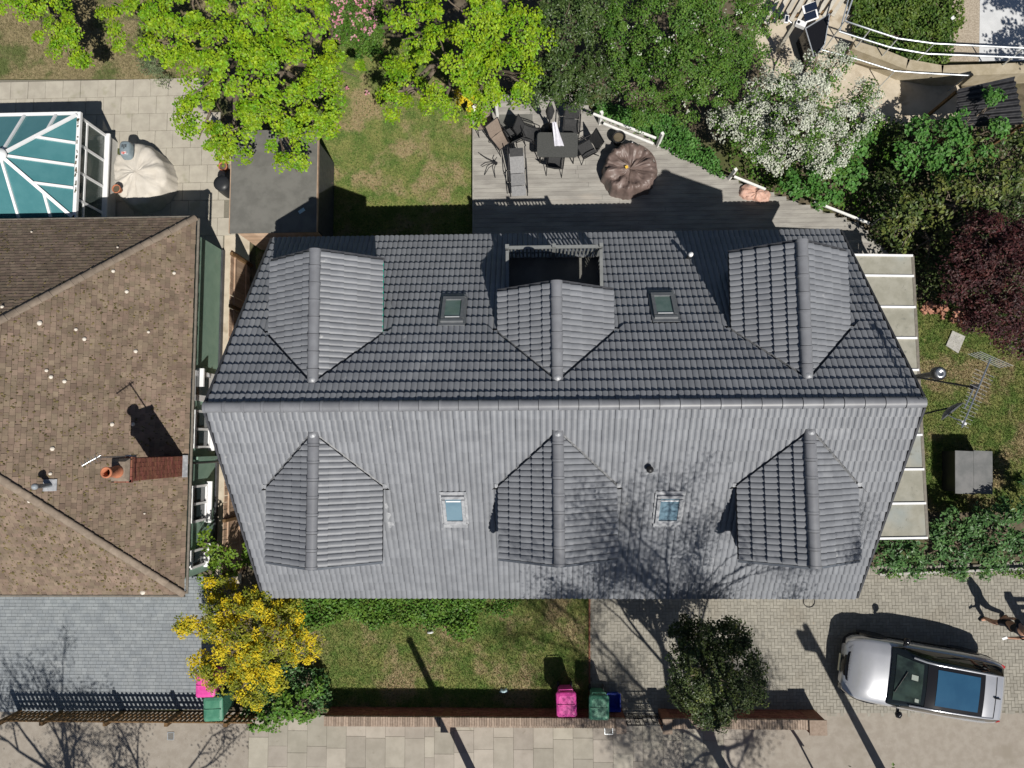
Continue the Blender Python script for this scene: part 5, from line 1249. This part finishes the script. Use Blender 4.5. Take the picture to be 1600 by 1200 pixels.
# bare legs of an upset chair
P = at(771, 256, .3); r_ = thing('upturned_chair_base', 'thin black legs of an upturned chair lying beside the recliner', 'chair base', (P.x, P.y, .14))
for k, (dx, dy, dz) in enumerate(((-.42, .28, .25), (-.38, -.08, .12), (-.3, -.32, .02), (.05, -.42, .02), (.12, .16, .3))):
    MB().tube([(P.x + .08, P.y, .36), (P.x + dx * .5, P.y + dy * .45, .34 + dz * .3), (P.x + dx, P.y + dy, .16 + dz)], .013, 6).build('leg', M['black'], r_)
MB().lathe((P.x + .08, P.y, .3), [(.05, 0), (.06, .06), (.04, .1)], 10).build('hub', M['black'], r_)
tb = thing('garden_table', 'dark rectangular garden table with rounded corners on the deck', 'table', dk_(871, 226, .7))
P = Vector(dk_(871, 226, .74)); rt = R_(-2)
def rrect(w_, h_, r): return [(sx * (w_ - r) + r * math.cos(a), sy * (h_ - r) + r * math.sin(a)) for (sx, sy, a0) in ((1, 1, 0), (-1, 1, 90), (-1, -1, 180), (1, -1, 270)) for a in [R_(a0 + k * 22.5) for k in range(5)]]
rot = Matrix.Rotation(rt, 3, 'Z')
MB().prism([(P.x + (rot @ Vector((a, b, 0))).x, P.y + (rot @ Vector((a, b, 0))).y) for a, b in rrect(.64, .40, .1)], .84, .87).build('top', M['tabletop'], tb)
for sx in (-1, 1):
    for sy in (-1, 1):
        q = rot @ Vector((sx * .54, sy * .31, 0)); MB().tube([(P.x + q.x, P.y + q.y, .14), (P.x + q.x * .96, P.y + q.y * .96, .85)], .02, 8).build('leg', M['black'], tb)
# cloth hung over a folded parasol end
cl = MB(); rows = []
a_ = at(866, 190, 1.05); b_ = at(874, 228, .9)
for i in range(9):
    u = i / 8; row = []
    for j in range(9):
        v = j / 8 - .5; c = a_.lerp(b_, u); row.append(Vector((c.x + v * (.14 + .16 * u), c.y, max(.885, c.z + .05 * math.sin(j * 1.9 + i * .4) - .12 * abs(v)))))
    rows.append(row)
cl.grid(rows); tag(cl.build('towel', M['cloth']), 'pale lilac towel draped across the garden table', 'towel')
pr = thing('folded_parasol', 'dark folded parasol lying behind the garden table', 'parasol', at(858, 195, .3))
MB().lathe(at(858, 205, .14), [(.03, 0), (.03, .9), (.09, 1.0), (.14, 1.4), (.05, 1.9), (.01, 2.0)], 12).build('canopy', M['sling'], pr); MB().lathe(at(858, 205, .14), [(.26, 0), (.26, .06), (.05, .1)], 18).build('base', M['black'], pr)
# recliner
rc = thing('recliner', 'grey reclining garden chair facing the house on the deck', 'recliner', dk_(810, 278, .3))
P = Vector(dk_(809, 272, .35)); B = Matrix.Translation(P) @ Matrix.Rotation(R_(3), 4, 'Z')
def slng(nm, pts, w_, mt):
    m_ = MB(); rows = [[B @ Vector((x, y, z)) for x in (-w_, 0, w_)] for (y, z) in pts]; m_.grid(rows); m_.grid([[v - Vector((0, 0, .014)) for v in r] for r in rows]); m_.build(nm, mt, rc)
slng('footrest', [(-.72, .36), (-.42, .42)], .23, M['sling3']); slng('seat', [(-.4, .43), (0, .38)], .23, M['sling3']); slng('backrest', [(.02, .39), (.35, .66), (.5, .8)], .23, M['sling3']); slng('headrest', [(.42, .76), (.62, .92)], .21, M['sling'])
for s in (-1, 1):
    MB().tube([B @ Vector((s * .27, y, z)) for (y, z) in ((-.74, .36), (-.4, .44), (.02, .4), (.66, .95))], .016, 6).build('rail', M['black'], rc)
    MB().tube([B @ Vector((s * .29, y, z)) for (y, z) in ((-.5, 0), (-.1, .6), (.3, .62), (.4, .6))], .016, 6).build('armrest', M['black'], rc)
    MB().tube([B @ Vector((s * .29, y, z)) for (y, z) in ((.35, 0), (-.2, .55))], .016, 6).build('leg', M['black'], rc)
# round covered hot tub
P = at(985, 262, .7)
ht = thing('round_spa_cover', 'round brown vinyl cover with gathered folds on the deck', 'spa cover', (P.x, P.y, .14))
draped(P.x, P.y, .14, lambda t: .82 + .03 * math.cos(3 * t + 1), .62, 120, 12, .032, .0, 1.06, crump=.17, prof=((.02, .80, .1), (.12, .81, .5), (.25, .83, .9), (.4, .87, 1.0), (.55, .92, 1.0), (.68, .97, 1.0), (.8, 1.0, 1.0), (.9, .97, .9), (.97, .88, .9), (1.0, .72, 1.0), (1.02, .45, 1.2), (1.04, .2, 1.4), (1.06, .0, 1.6))).build('cover', M['brown_cover'], ht)
MB().tube([(P.x + .82 * math.cos(a), P.y + .82 * math.sin(a), .66 + .02 * math.sin(5 * a)) for a in [R_(-50 + k * 12) for k in range(11)]], .022, 6).build('drawcord', M['brown_cover'], ht)
q = at(979, 261, .8); l_ = MB().box((q.x, q.y, .8), (.09, .08, .05), .4).build('duck_toy', M['yellow_toy']); tag(l_, 'small yellow toy lying on the brown spa cover', 'toy')
q = at(988, 232, .78); l_ = MB().tube([q, q + Vector((.0, .2, .02))], .022, 6).build('spray_nozzle', M['upvc']); tag(l_, 'white hose nozzle lying on the brown spa cover edge', 'hose nozzle')
pot('black_pot', 'black plastic pot standing behind the brown spa cover', at(965, 222, .14), .2, .4, M['black'])
# white deck balustrade pieces
def rail(name, label, posts, rails, cat='railing'):
    t = thing(name, label, cat, posts[0][0])
    for (b, z) in posts: MB().box((b[0], b[1], z / 2 + .05), (.09, .09, z), R_(30)).build('post', M['white'], t)
    for (a, b) in rails: MB().beam(a, b, .07, .05).build('rail', M['white'], t)
rail('deck_balustrade', 'white painted balustrade rails along the diagonal deck edge behind the spa cover', [(at(1026, 231), 1.05), (at(936, 196), .9)],
     [(at(927, 178, .95), at(1025, 216, .95)), (at(943, 193, .5), at(1021, 225, .5))])
rail('deck_balustrade', 'white painted balustrade post and rail at the pink sack', [(at(1137, 282), .9)], [(at(1147, 276, .8), at(1196, 296, .8))])
rail('deck_balustrade', 'white painted rail running into the shade behind the lean-to', [(at(1362, 352), .9)], [(at(1272, 315, .8), at(1358, 349, .8))])
rail('deck_balustrade', 'pair of white posts with a short rail in the deck corner', [(at(745, 190), 1.0), (at(777, 184), .9)], [(at(741, 168, .9), at(746, 190, .9))])
P = at(1178, 304, .1); m_ = draped(P.x, P.y, .1, lambda t: .34 + .14 * math.cos(2 * t + .5), .16, 60, 21, .06, .05, 1.1, crump=.15).build('rubble_sack', M['sack']); tag(m_, 'crumpled salmon pink rubble sack at the deck edge', 'sack')
mtb = MB().box(dk_(806, 190, 0.02), (1.1, .5, .02)).build('deck_shade_sheet', M['felt']); tag(mtb, 'grey sheet standing in for shading on the deck behind the chairs', 'shade sheet')  # flat grey sheet added in place of shading on the deck
# ================================================================ rear right corner
sheet('rear_yard', ccw(pp((1185, -30), (1335, -30), (1345, 95), (1500, 125), (1500, 200), (1380, 200), (1200, 130), (1180, 60))), -.02, M['pathconc'])
sheet('gravel_strip', ccw(pp((1478, -30), (1532, -30), (1530, 95), (1470, 95))), -.012, M['gravel'])
sheet('concrete_pad', ccw(pp((1532, -30), (1680, -30), (1680, 95), (1530, 95))), -.008, M['padconc'])
rw = thing('retaining_wall', 'curved buff retaining wall below the galvanised railing', 'wall', at(1420, 120))
line = [at(1318, 92), at(1370, 112), at(1400, 124), at(1455, 134), at(1530, 132), at(1620, 128)]
for i in range(len(line) - 1):
    a, b = line[i], line[i + 1]; d = (b - a).normalized(); nv = Vector((-d.y, d.x, 0)) * .35
    MB().prism(ccw([(a.x, a.y), (b.x, b.y), (b.x + nv.x, b.y + nv.y), (a.x + nv.x, a.y + nv.y)]), -.05, .62).build('wall_section', M['rendwall'], rw)
rl = thing('galvanised_railing', 'curved galvanised steel handrail with two rails above the bank', 'railing', at(1400, 90))
top = [at(1335, -10, 1.6), at(1320, 33, 1.6), at(1360, 46, 1.6), at(1403, 60, 1.6), at(1460, 68, 1.6), at(1600, 75, 1.6), at(1680, 78, 1.6)]
low = [at(1311, 49, 1.15), at(1352, 62, 1.15), at(1391, 74, 1.15), at(1448, 84, 1.15), at(1600, 90, 1.15), at(1680, 92, 1.15)]
MB().tube(top, .028, 8).build('top_rail', M['galv'], rl); MB().tube(low, .028, 8).build('mid_rail', M['galv'], rl)
for k in (1, 2, 3, 4, 5): q = top[k]; MB().tube([(q.x, q.y, .0), q], .02, 8).build('post', M['galv'], rl)
MB().tube([at(1328, -10, 1.1), at(1312, 49, 1.1)], .022, 8).build('return_rail', M['galv'], rl)
r2 = thing('galvanised_handrail', 'single galvanised handrail along the yard edge under the blossom tree', 'railing', at(1420, 130))
MB().tube([at(1284, 78, .95), at(1335, 91, .95), at(1398, 111, .95), at(1440, 114, .95), at(1514, 118, .95)], .024, 8).build('rail', M['galv'], r2)
for q in (at(1335, 91, .95), at(1398, 111, .95), at(1510, 118, .95)): MB().tube([(q.x, q.y, .0), q], .018, 8).build('post', M['galv'], r2)
sb = thing('slatted_bench', 'bleached timber slats of a platform at the top of the yard', 'platform', at(1240, 15))
for k in range(9):
    a, b = at(1196 + 13 * k, 37 - k * 1.5, .4), at(1226 + 13 * k, -20, .4); MB().beam(a, b, .12, .03).build('slat', M['slatwood'], sb)
for (u, v) in (((1198, 30), (1300, 18)), ((1220, -8), (1320, -14))):
    a, b = at(*u, .34), at(*v, .34); MB().beam(a, b, .08, .08).build('bearer', M['darkwood'], sb)
    for q in (a, b): MB().box((q.x, q.y, .15), (.09, .09, .32)).build('leg', M['darkwood'], sb)
bs = thing('black_store', 'black open topped store box beside the slatted platform', 'store', at(1275, 60))
q = ccw([(p_.x, p_.y) for p_ in (at(1258, 45, .8), at(1296, 22, .8), at(1288, 70, .8), at(1272, 92, .8))]); MB().prism(q, 0, .8).build('box', M['carblack'], bs)
for i in range(4): a, b = q[i], q[(i + 1) % 4]; MB().beam((a[0], a[1], .82), (b[0], b[1], .82), .03, .03).build('rim', M['galv'], bs)
cp = thing('solar_camera_post', 'pale post with solar panels and a white security camera', 'camera post', at(1214, 80))
a = at(1214, 80); MB().box((a.x, a.y, .8), (.11, .11, 1.6)).build('post', M['slatwood'], cp)
def tilted(nm, c, sx, sy, th, mt, ax, ay, par): return MB().box(c, (sx, sy, th), M=Matrix.Rotation(ay, 3, 'Z') @ Matrix.Rotation(ax, 3, 'X')).build(nm, mt, par)
c = at(1266, 19, 1.75); p1 = tilted('solar_panel', c, .42, .5, .025, M['upvc'], R_(18), R_(20), cp)
for k in (-1, 1): tilted('cell', c + Vector((0, .115 * k, .03 + .035 * k)), .38, .215, .012, M['solar'], R_(18), R_(20), p1)
c = at(1229, 30, 1.6); p2 = tilted('solar_panel', c, .12, .24, .03, M['upvc'], R_(10), R_(-8), cp); tilted('cell', c + Vector((0, 0, .025)), .08, .18, .012, M['solar'], R_(10), R_(-8), p2)
c = at(1251, 38, 1.6); cm = tilted('camera', c, .3, .17, .14, M['upvc'], 0, R_(-25), cp); MB().lathe(c + Vector((-.08, .03, .07)), [(.045, 0), (.04, .02), (.0, .02)], 12).build('lens', M['black'], cm)
MB().tube([Vector((a.x, a.y, 1.5)), c], .02, 6).build('arm', M['galv'], cp); MB().tube([c, at(1266, 19, 1.72)], .02, 6).build('arm', M['galv'], cp); MB().tube([Vector((a.x, a.y, 1.5)), at(1229, 30, 1.58)], .02, 6).build('arm', M['galv'], cp)
ch = thing('corrugated_shelter', 'black corrugated roof of a low shelter at the yard end', 'shelter', at(1540, 165))
A_, B_, C_, D_ = at(1496, 140, 1.9), at(1585, 120, 1.9), at(1600, 195, 1.8), at(1494, 200, 1.8)
m_ = MB(); rows = []
for i in range(57):
    u = i / 56; z = .035 * math.cos(u * 2 * math.pi * 8); rows.append([A_.lerp(D_, u) + Vector((0, 0, z)), B_.lerp(C_, u) + Vector((0, 0, z))])
m_.grid(rows); m_.build('roof_sheet', M['corr'], ch)
for q in (A_, B_, C_, D_): MB().box((q.x + .05 * (1 if q in (A_, D_) else -1), q.y, .9), (.08, .08, 1.75)).build('post', M['darkwood'], ch)
pc = tag(MB().box(at(1489, 28, .3), (.13, .1, .012), .6).build('paper_sheet', M['upvc']), 'white scrap of paper on the ivy bank', 'paper')
# ================================================================ car
def car():
    Pf, Pr = at(1317, 1037, .6), at(1564, 1083, .9)
    c2 = (Pf + Pr) / 2; d = Pf - Pr; L = math.hypot(d.x, d.y); ang = math.atan2(d.y, d.x); S = L / 4.58
    t = thing('silver_car', 'silver car with black roof and blue tinted glass sunroof on the block driveway', 'car')
    st = [(2.29, .60, .40, .60, .62), (2.24, .76, .30, .68, .72), (2.08, .88, .26, .78, .84), (1.85, .94, .26, .86, .95), (1.5, .965, .26, .90, 1.0), (1.0, .975, .26, .93, 1.05), (.3, .98, .26, .96, 1.08), (-.6, .985, .26, .99, 1.1),
          (-1.3, .985, .26, 1.02, 1.12), (-1.8, .965, .28, 1.03, 1.13), (-2.1, .91, .32, 1.02, 1.12), (-2.25, .84, .4, .98, 1.05), (-2.29, .74, .46, .88, .92)]
    m_ = MB(); rows = []
    for (x, hw, zb, zs, zt) in st:
        half = [(hw * .9, zb), (hw * .985, zb + .1), (hw, (zb + zs) / 2), (hw * .985, zs - .05), (hw * .95, zs + .01), (hw * .86, zt - .035), (hw * .55, zt), (0, zt + .015)]
        rows.append([Vector((x, y, z)) for (y, z) in half] + [Vector((x, -y, z)) for (y, z) in reversed(half[:-1])])
    m_.grid(rows); m_.add(rows[0], [tuple(range(len(rows[0])))]); m_.add(rows[-1], [tuple(range(len(rows[-1]) - 1, -1, -1))])
    body = m_.build('body', M['silver'], t)
    # lower black cladding and nose
    m_ = MB(); rows = []
    for (x, hw, zb, zs, zt) in st: rows.append([Vector((x * 1.004, s * hw * k, z)) for s in (1,) for k, z in ((.9, zb - .02), (1.012, zb + .06), (1.016, zb + .2))])
    for s in (1, -1): m_.grid([[Vector((v.x, v.y * s, v.z)) for v in r] for r in rows])
    m_.build('cladding', M['carblack'], t)
    m_ = MB(); rows = []
    for (x, hw, zt) in ((2.32, .5, .5), (2.315, .62, .56), (2.29, .70, .66), (2.25, .78, .735), (2.2, .8, .775)): rows.append([Vector((x - .13 * abs(v) ** 2.2, v * hw, zt + .012 - .03 * v * v)) for v in [k / 5 - 1 for k in range(11)]])
    m_.grid(rows); gr = m_.build('grille', M['carblack'], t)
    MB().box((2.325, 0, .44), (.02, .52, .11)).build('number_plate', M['plate'], t); MB().box((-2.31, 0, .72), (.02, .52, .11)).build('number_plate', M['plate'], t)
    cu = bpy.data.curves.new('bonnet_lettering', 'FONT'); cu.body = 'RANGE ROVER'; cu.size = .085; cu.align_x = 'CENTER'; cu.extrude = .002; cu.space_character = 1.5
    tmp = bpy.data.objects.new('tmp_text', cu); COL.objects.link(tmp); dg = bpy.context.evaluated_depsgraph_get(); me_ = bpy.data.meshes.new_from_object(tmp.evaluated_get(dg)); bpy.data.objects.remove(tmp)
    link('bonnet_lettering', me_, M['alu'], body, Matrix.Translation((2.2, 0, .80)) @ Matrix.Rotation(R_(38), 4, 'Y') @ Matrix.Rotation(R_(90), 4, 'Z'))
    for s in (-1, 1):
        m_ = MB(); m_.grid([[Vector((2.23, s * .52, .70)), Vector((2.08, s * .8, .74)), Vector((1.86, s * .925, .80))], [Vector((2.19, s * .52, .775)), Vector((2.04, s * .79, .815)), Vector((1.84, s * .905, .87))]]); m_.build('headlight', M['lamp'], t)
        MB().box((-2.2, s * .76, .96), (.12, .16, .1), s * .4).build('tail_light', M['redlamp'], t)
    # greenhouse: dark glass shell
    gs = [(1.08, .84, 1.06, .80, 1.08), (.85, .875, 1.08, .745, 1.21), (.55, .89, 1.09, .685, 1.40), (.28, .895, 1.09, .655, 1.53), (0, .895, 1.1, .645, 1.585), (-.8, .895, 1.11, .635, 1.60), (-1.5, .875, 1.12, .62, 1.585), (-1.9, .85, 1.12, .60, 1.53), (-2.12, .80, 1.1, .62, 1.25), (-2.2, .76, 1.08, .66, 1.1)]
    m_ = MB(); rows = []
    for (x, yb, zb, yr, zr_) in gs:
        h = [(yb, zb - .05), (yb - .01, zb + .02), (yb + (yr - yb) * .6, zb + (zr_ - zb) * .62), (yr, zr_ - .02), (yr - .06, zr_), (yr * .5, zr_ + .022), (0, zr_ + .03)]
        rows.append([Vector((x, y, z)) for y, z in h] + [Vector((x, -y, z)) for y, z in reversed(h[:-1])])
    m_.grid(rows); m_.build('greenhouse', M['carglass'], t)
    def top(x, v, lift):      # point on the roof skin, v in -1..1
        for i in range(len(gs) - 1):
            a, b = gs[i], gs[i + 1]
            if a[0] >= x >= b[0]:
                k = (a[0] - x) / (a[0] - b[0]); yr = a[3] + (b[3] - a[3]) * k; z = a[4] + (b[4] - a[4]) * k
                return Vector((x, v * yr, z + .03 - .03 * v * v + lift))
        return Vector((x, v * .6, 1.5))
    def skin_(nm, x0, x1, v0, v1, lift, mt, par, n=7):
        m_ = MB(); rows = [[top(x0 + (x1 - x0) * i / n, v0 + (v1 - v0) * j / n, lift) for j in range(n + 1)] for i in range(n + 1)]; m_.grid(rows); return m_.build(nm, mt, par)
    rf = skin_('roof', .26, -1.5, -.98, .98, .012, M['carblack'], t)
    skin_('sunroof_glass', .0, -1.22, -.8, .8, .02, M['pano'], rf)
    skin_('rear_roof_panel', -1.36, -1.98, -1.0, 1.0, .02, M['silver'], rf); skin_('spoiler', -1.7, -2.1, -1.02, 1.02, .045, M['silver'], rf)
    for s in (-1, 1):
        m_ = MB(); m_.tube([top(x, s * 1.0, .018) for x in (.6, .3, 0, -.5, -1.0, -1.5, -1.9)], .03, 8); m_.build('roof_rail', M['silver'], t)
        MB().box((-.95, s * .99, .72), (1.9, .012, .02)).build('door_line', M['carblack'], body)
        mr = MB().lathe((.72, s * 1.08, 1.1), [(.0, -.1), (.07, -.09), (.105, 0), (.08, .08), (.0, .1)], 12, M=Matrix.Rotation(R_(90), 3, 'X')).build('door_mirror', M['carblack'], t)
        MB().box((.74, s * .97, 1.06), (.08, .1, .05)).build('mirror_arm', M['carblack'], mr)
        for x in (1.42, -1.38):
            wl = MB().lathe((x, s * .86, .365), [(.22, -.11), (.35, -.11), (.365, -.06), (.365, .06), (.35, .11), (.22, .11)], 24, M=Matrix.Rotation(R_(90), 3, 'X'), caps=False).build('wheel', M['tyre'], t)
            MB().lathe((x, s * .9, .365), [(.23, -.06), (.23, .05), (.06, .07), (.0, .07)], 20, M=Matrix.Rotation(R_(-90 * s), 3, 'X')).build('rim', M['alu'], wl)
            MB().lathe((x, s * .955, .38), [(.44, -.03), (.44, .035), (.4, .04)], 24, M=Matrix.Rotation(R_(-90 * s), 3, 'X')).build('wheel_arch', M['carblack'], t)
    ws = skin_('windscreen', .98, .36, -.86, .86, .014, M['screen'], t); 
    MB().tube([top(.96, .55, .03), top(.72, -.35, .035)], .012, 5).build('wiper', M['black'], ws)
    q = top(.55, -.2, .02); MB().box(q, (.17, .15, .012), M=Matrix.Rotation(R_(33), 3, 'Y')).build('dash_paper', M['upvc_g'], ws); q = top(.45, .74, .022); MB().box(q, (.1, .1, .01), M=Matrix.Rotation(R_(33), 3, 'Y')).build('permit', M['upvc_g'], ws)
    MB().box(top(-1.72, 0, .07), (.16, .035, .04)).build('aerial_fin', M['carblack'], rf)
    t.location = (c2.x, c2.y, .01); t.rotation_euler = (0, 0, ang); t.scale = (S, S, S)
    return t
car()
# ================================================================ person at the right edge
def skinned(name, edges_pts, mt, parent, root=0, sub=2):
    pts, edges, rad = edges_pts; me = bpy.data.meshes.new(name); me.from_pydata(pts, edges, []); me.materials.append(mt)
    o = bpy.data.objects.new(name, me); COL.objects.link(o)
    m1 = o.modifiers.new('skin', 'SKIN'); m1.use_smooth_shade = True
    for i, r in enumerate(rad):
        me.skin_vertices[0].data[i].radius = (r, r) if np.isscalar(r) else r
        me.skin_vertices[0].data[i].use_root = (i == root)
    m2 = o.modifiers.new('sub', 'SUBSURF'); m2.levels = sub; m2.render_levels = sub
    adopt(o, parent); return o
def person():
    f = at(1547, 966); t = thing('person', 'person in dark top and shorts walking past the car at the right edge', 'person', (0, 0, 0))
    # facing -x; left/right along y
    H = [(0, 0, .95), (0, 0, 1.12), (.0, 0, 1.3), (.0, 0, 1.44), (-.02, 0, 1.53), (-.03, 0, 1.64), (-.02, 0, 1.74)]      # pelvis..head
    legs = [(0, .1, .88), (-.2, .11, .5), (-.18, .11, .09), (-.33, .12, .04), (0, -.1, .88), (.13, -.11, .5), (.38, -.11, .14), (.28, -.11, .05)]
    arms = [(.0, .19, 1.4), (.1, .25, 1.14), (-.02, .26, .92), (-.06, .26, .82), (.0, -.19, 1.4), (-.1, -.27, 1.14), (-.26, -.22, 1.0), (-.33, -.18, .98)]
    pts = H + legs + arms
    ed = [(0, 1), (1, 2), (2, 3), (3, 4), (4, 5), (5, 6), (0, 7), (7, 8), (8, 9), (9, 10), (0, 11), (11, 12), (12, 13), (13, 14), (3, 15), (15, 16), (16, 17), (17, 18), (3, 19), (19, 20), (20, 21), (21, 22)]
    rad = [(.15, .12), (.14, .11), (.16, .12), (.1, .08), .06, (.09, .1), .065, .1, .075, .055, .04, .1, .075, .055, .04, .06, .045, .034, .03, .06, .045, .034, .03]
    b = skinned('body', (pts, ed, rad), M['skin'], t)
    skinned('top', ([(0, 0, 1.0), (0, 0, 1.14), (0, 0, 1.3), (0, 0, 1.42), (.0, .19, 1.4), (.08, .24, 1.22), (.0, -.19, 1.4), (-.08, -.25, 1.22)], [(0, 1), (1, 2), (2, 3), (3, 4), (4, 5), (3, 6), (6, 7)], [(.17, .14), (.16, .13), (.18, .14), (.12, .1), .085, .07, .085, .07]), M['navy'], t)
    skinned('shorts', ([(0, 0, 1.0), (0, 0, .92), (0, .1, .86), (-.15, .11, .6), (0, -.1, .86), (.09, -.11, .6)], [(0, 1), (1, 2), (2, 3), (1, 4), (4, 5)], [(.165, .135), (.17, .14), .12, .105, .12, .105]), M['navy'], t)
    skinned('shoe', ([(-.14, .11, .05), (-.26, .115, .045), (-.37, .12, .035)], [(0, 1), (1, 2)], [.05, .05, .035]), M['black'], t)
    skinned('shoe', ([(.43, -.11, .12), (.33, -.11, .07), (.25, -.11, .035)], [(0, 1), (1, 2)], [.05, .05, .035]), M['black'], t)
    skinned('hair', ([(.0, 0, 1.74), (.03, 0, 1.69), (.06, 0, 1.58)], [(0, 1), (1, 2)], [(.08, .085), (.1, .095), (.05, .05)]), M['hair'], t)
    m_ = MB()
    for s in (-1, 1): m_.lathe((-.1, s * .035, 1.65), [(.0, -.012), (.012, 0), (.0, .012)], 8)
    m_.build('eyes', M['black'], t)
    m_ = MB().lathe((-.125, 0, 1.615), [(.016, -.02), (.012, .02), (.002, .04)], 8).build('nose', M['skin'], b)
    for s in (-1, 1):
        w0 = Vector(arms[3] if s > 0 else arms[7])
        for k in range(5):
            o_ = Vector((-.02 + .012 * k, (-.02 + .01 * k), 0)); dr = Vector((-.02, 0, -.09)) if s > 0 else Vector((-.08, .03, -.02))
            if k == 4: dr = dr * .6 + Vector((-.03, 0, 0)); 
            skinned('finger', ([w0 + o_, w0 + o_ + dr * .5, w0 + o_ + dr + Vector((-.01, 0, -.005))], [(0, 1), (1, 2)], [.011, .01, .008]), M['skin'], b, sub=1)
    t.location = (f.x + .03, f.y + .0, .0); t.rotation_euler = (0, 0, R_(28))
    q = Vector((-.38, -.17, 1.0)); ph = MB().box((0, 0, 0), (.14, .07, .01)).build('phone', M['upvc']); tag(ph, 'white phone in the walking person\'s hand', 'phone')
    ph.location = Matrix.Translation(t.location) @ Matrix.Rotation(R_(28), 4, 'Z') @ q; ph.rotation_euler = (0, R_(-20), R_(28))
person()
# ================================================================ poles and signs south of the frame (their shadows cross the lawn and driveway)
def offs(h): L = h / math.tan(R_(SUN_EL)); return Vector((.447 * L, -.894 * L, 0))
tip = at(640, 1000); b0 = tip + offs(6.5); lp1 = thing('telegraph_pole', 'plain wooden pole at the road edge opposite the front lawn', 'pole', b0)
MB().tube([b0, b0 + Vector((0, 0, 6.5))], [.13, .095], 12).build('shaft', M['bark'], lp1); MB().lathe(b0 + Vector((0, 0, 6.5)), [(.12, 0), (.02, .05)], 12).build('cap', M['galv'], lp1)
tip = at(1258, 978); b1 = tip + offs(6.9); lp2 = thing('sign_pole', 'tall pole carrying a box panel at the road edge opposite the car', 'pole', b1)
MB().tube([b1, b1 + Vector((0, 0, 6.9))], [.13, .09], 12).build('shaft', M['galv'], lp2)
MB().box(b1 + Vector((-.2, .05, 6.15)), (.42, .14, .75), R_(-10)).build('panel_box', M['grey_plastic'], lp2); MB().box(b1 + Vector((-.08, .03, 6.3)), (.2, .05, .05)).build('bracket', M['galv'], lp2)
tip = at(1238, 1140); b2 = tip + offs(2.4); ab = thing('diamond_sign', 'small diamond board on a slim post at the pavement edge', 'sign', b2)
MB().tube([b2, b2 + Vector((0, 0, 2.3))], .03, 8).build('post', M['white'], ab)
MB().box(b2 + Vector((0, .03, 2.05)), (.5, .03, .5), M=Matrix.Rotation(R_(-52), 3, 'Z') @ Matrix.Rotation(R_(45), 3, 'Y')).build('board', M['white'], ab)
g0 = at(1624, 1018); tg = thing('tall_timber_gate', 'tall dark timber gate post with rails just beyond the driveway edge', 'gate', g0)
MB().box(g0 + Vector((0, 0, 1.25)), (.2, .2, 2.5)).build('post', M['darkwood'], tg)
for z in (2.3, 1.95, 1.6): MB().beam(g0 + Vector((.1, 0, z)), g0 + Vector((2.4, .0, z)), .06, .14).build('rail', M['darkwood'], tg)
for k in range(9): MB().box(g0 + Vector((.22 + k * .245, .04, .75)), (.23, .03, 1.45)).build('board', M['darkwood'], tg)
for (px, py, nm, lb, mt_, s_) in ((787, 1080, 'plastic_bag', 'pale blue plastic scrap in the wall shadow on the front lawn', 'cons_off', .14), (672, 988, 'litter', 'white scrap of litter at the edge of the ground cover', 'upvc', .1), (1058, 921, 'hose_reel', '', '', 0)):
    if s_:
        P = at(px, py, .05); m_ = draped(P.x, P.y, .01, lambda t: s_ * .6 + s_ * .25 * math.cos(2 * t), .06, 20, 3, .2).build(nm, M[mt_]); tag(m_, lb, 'litter')
P = at(1264, 940); mc = MB().tube([(P.x + .17 * math.cos(a), P.y + .17 * math.sin(a), .012) for a in [k * math.pi / 12 for k in range(25)]], .012, 5, caps=False).build('hose_loop', M['black']); tag(mc, 'thin black hose loop on the driveway below the eaves', 'hose')
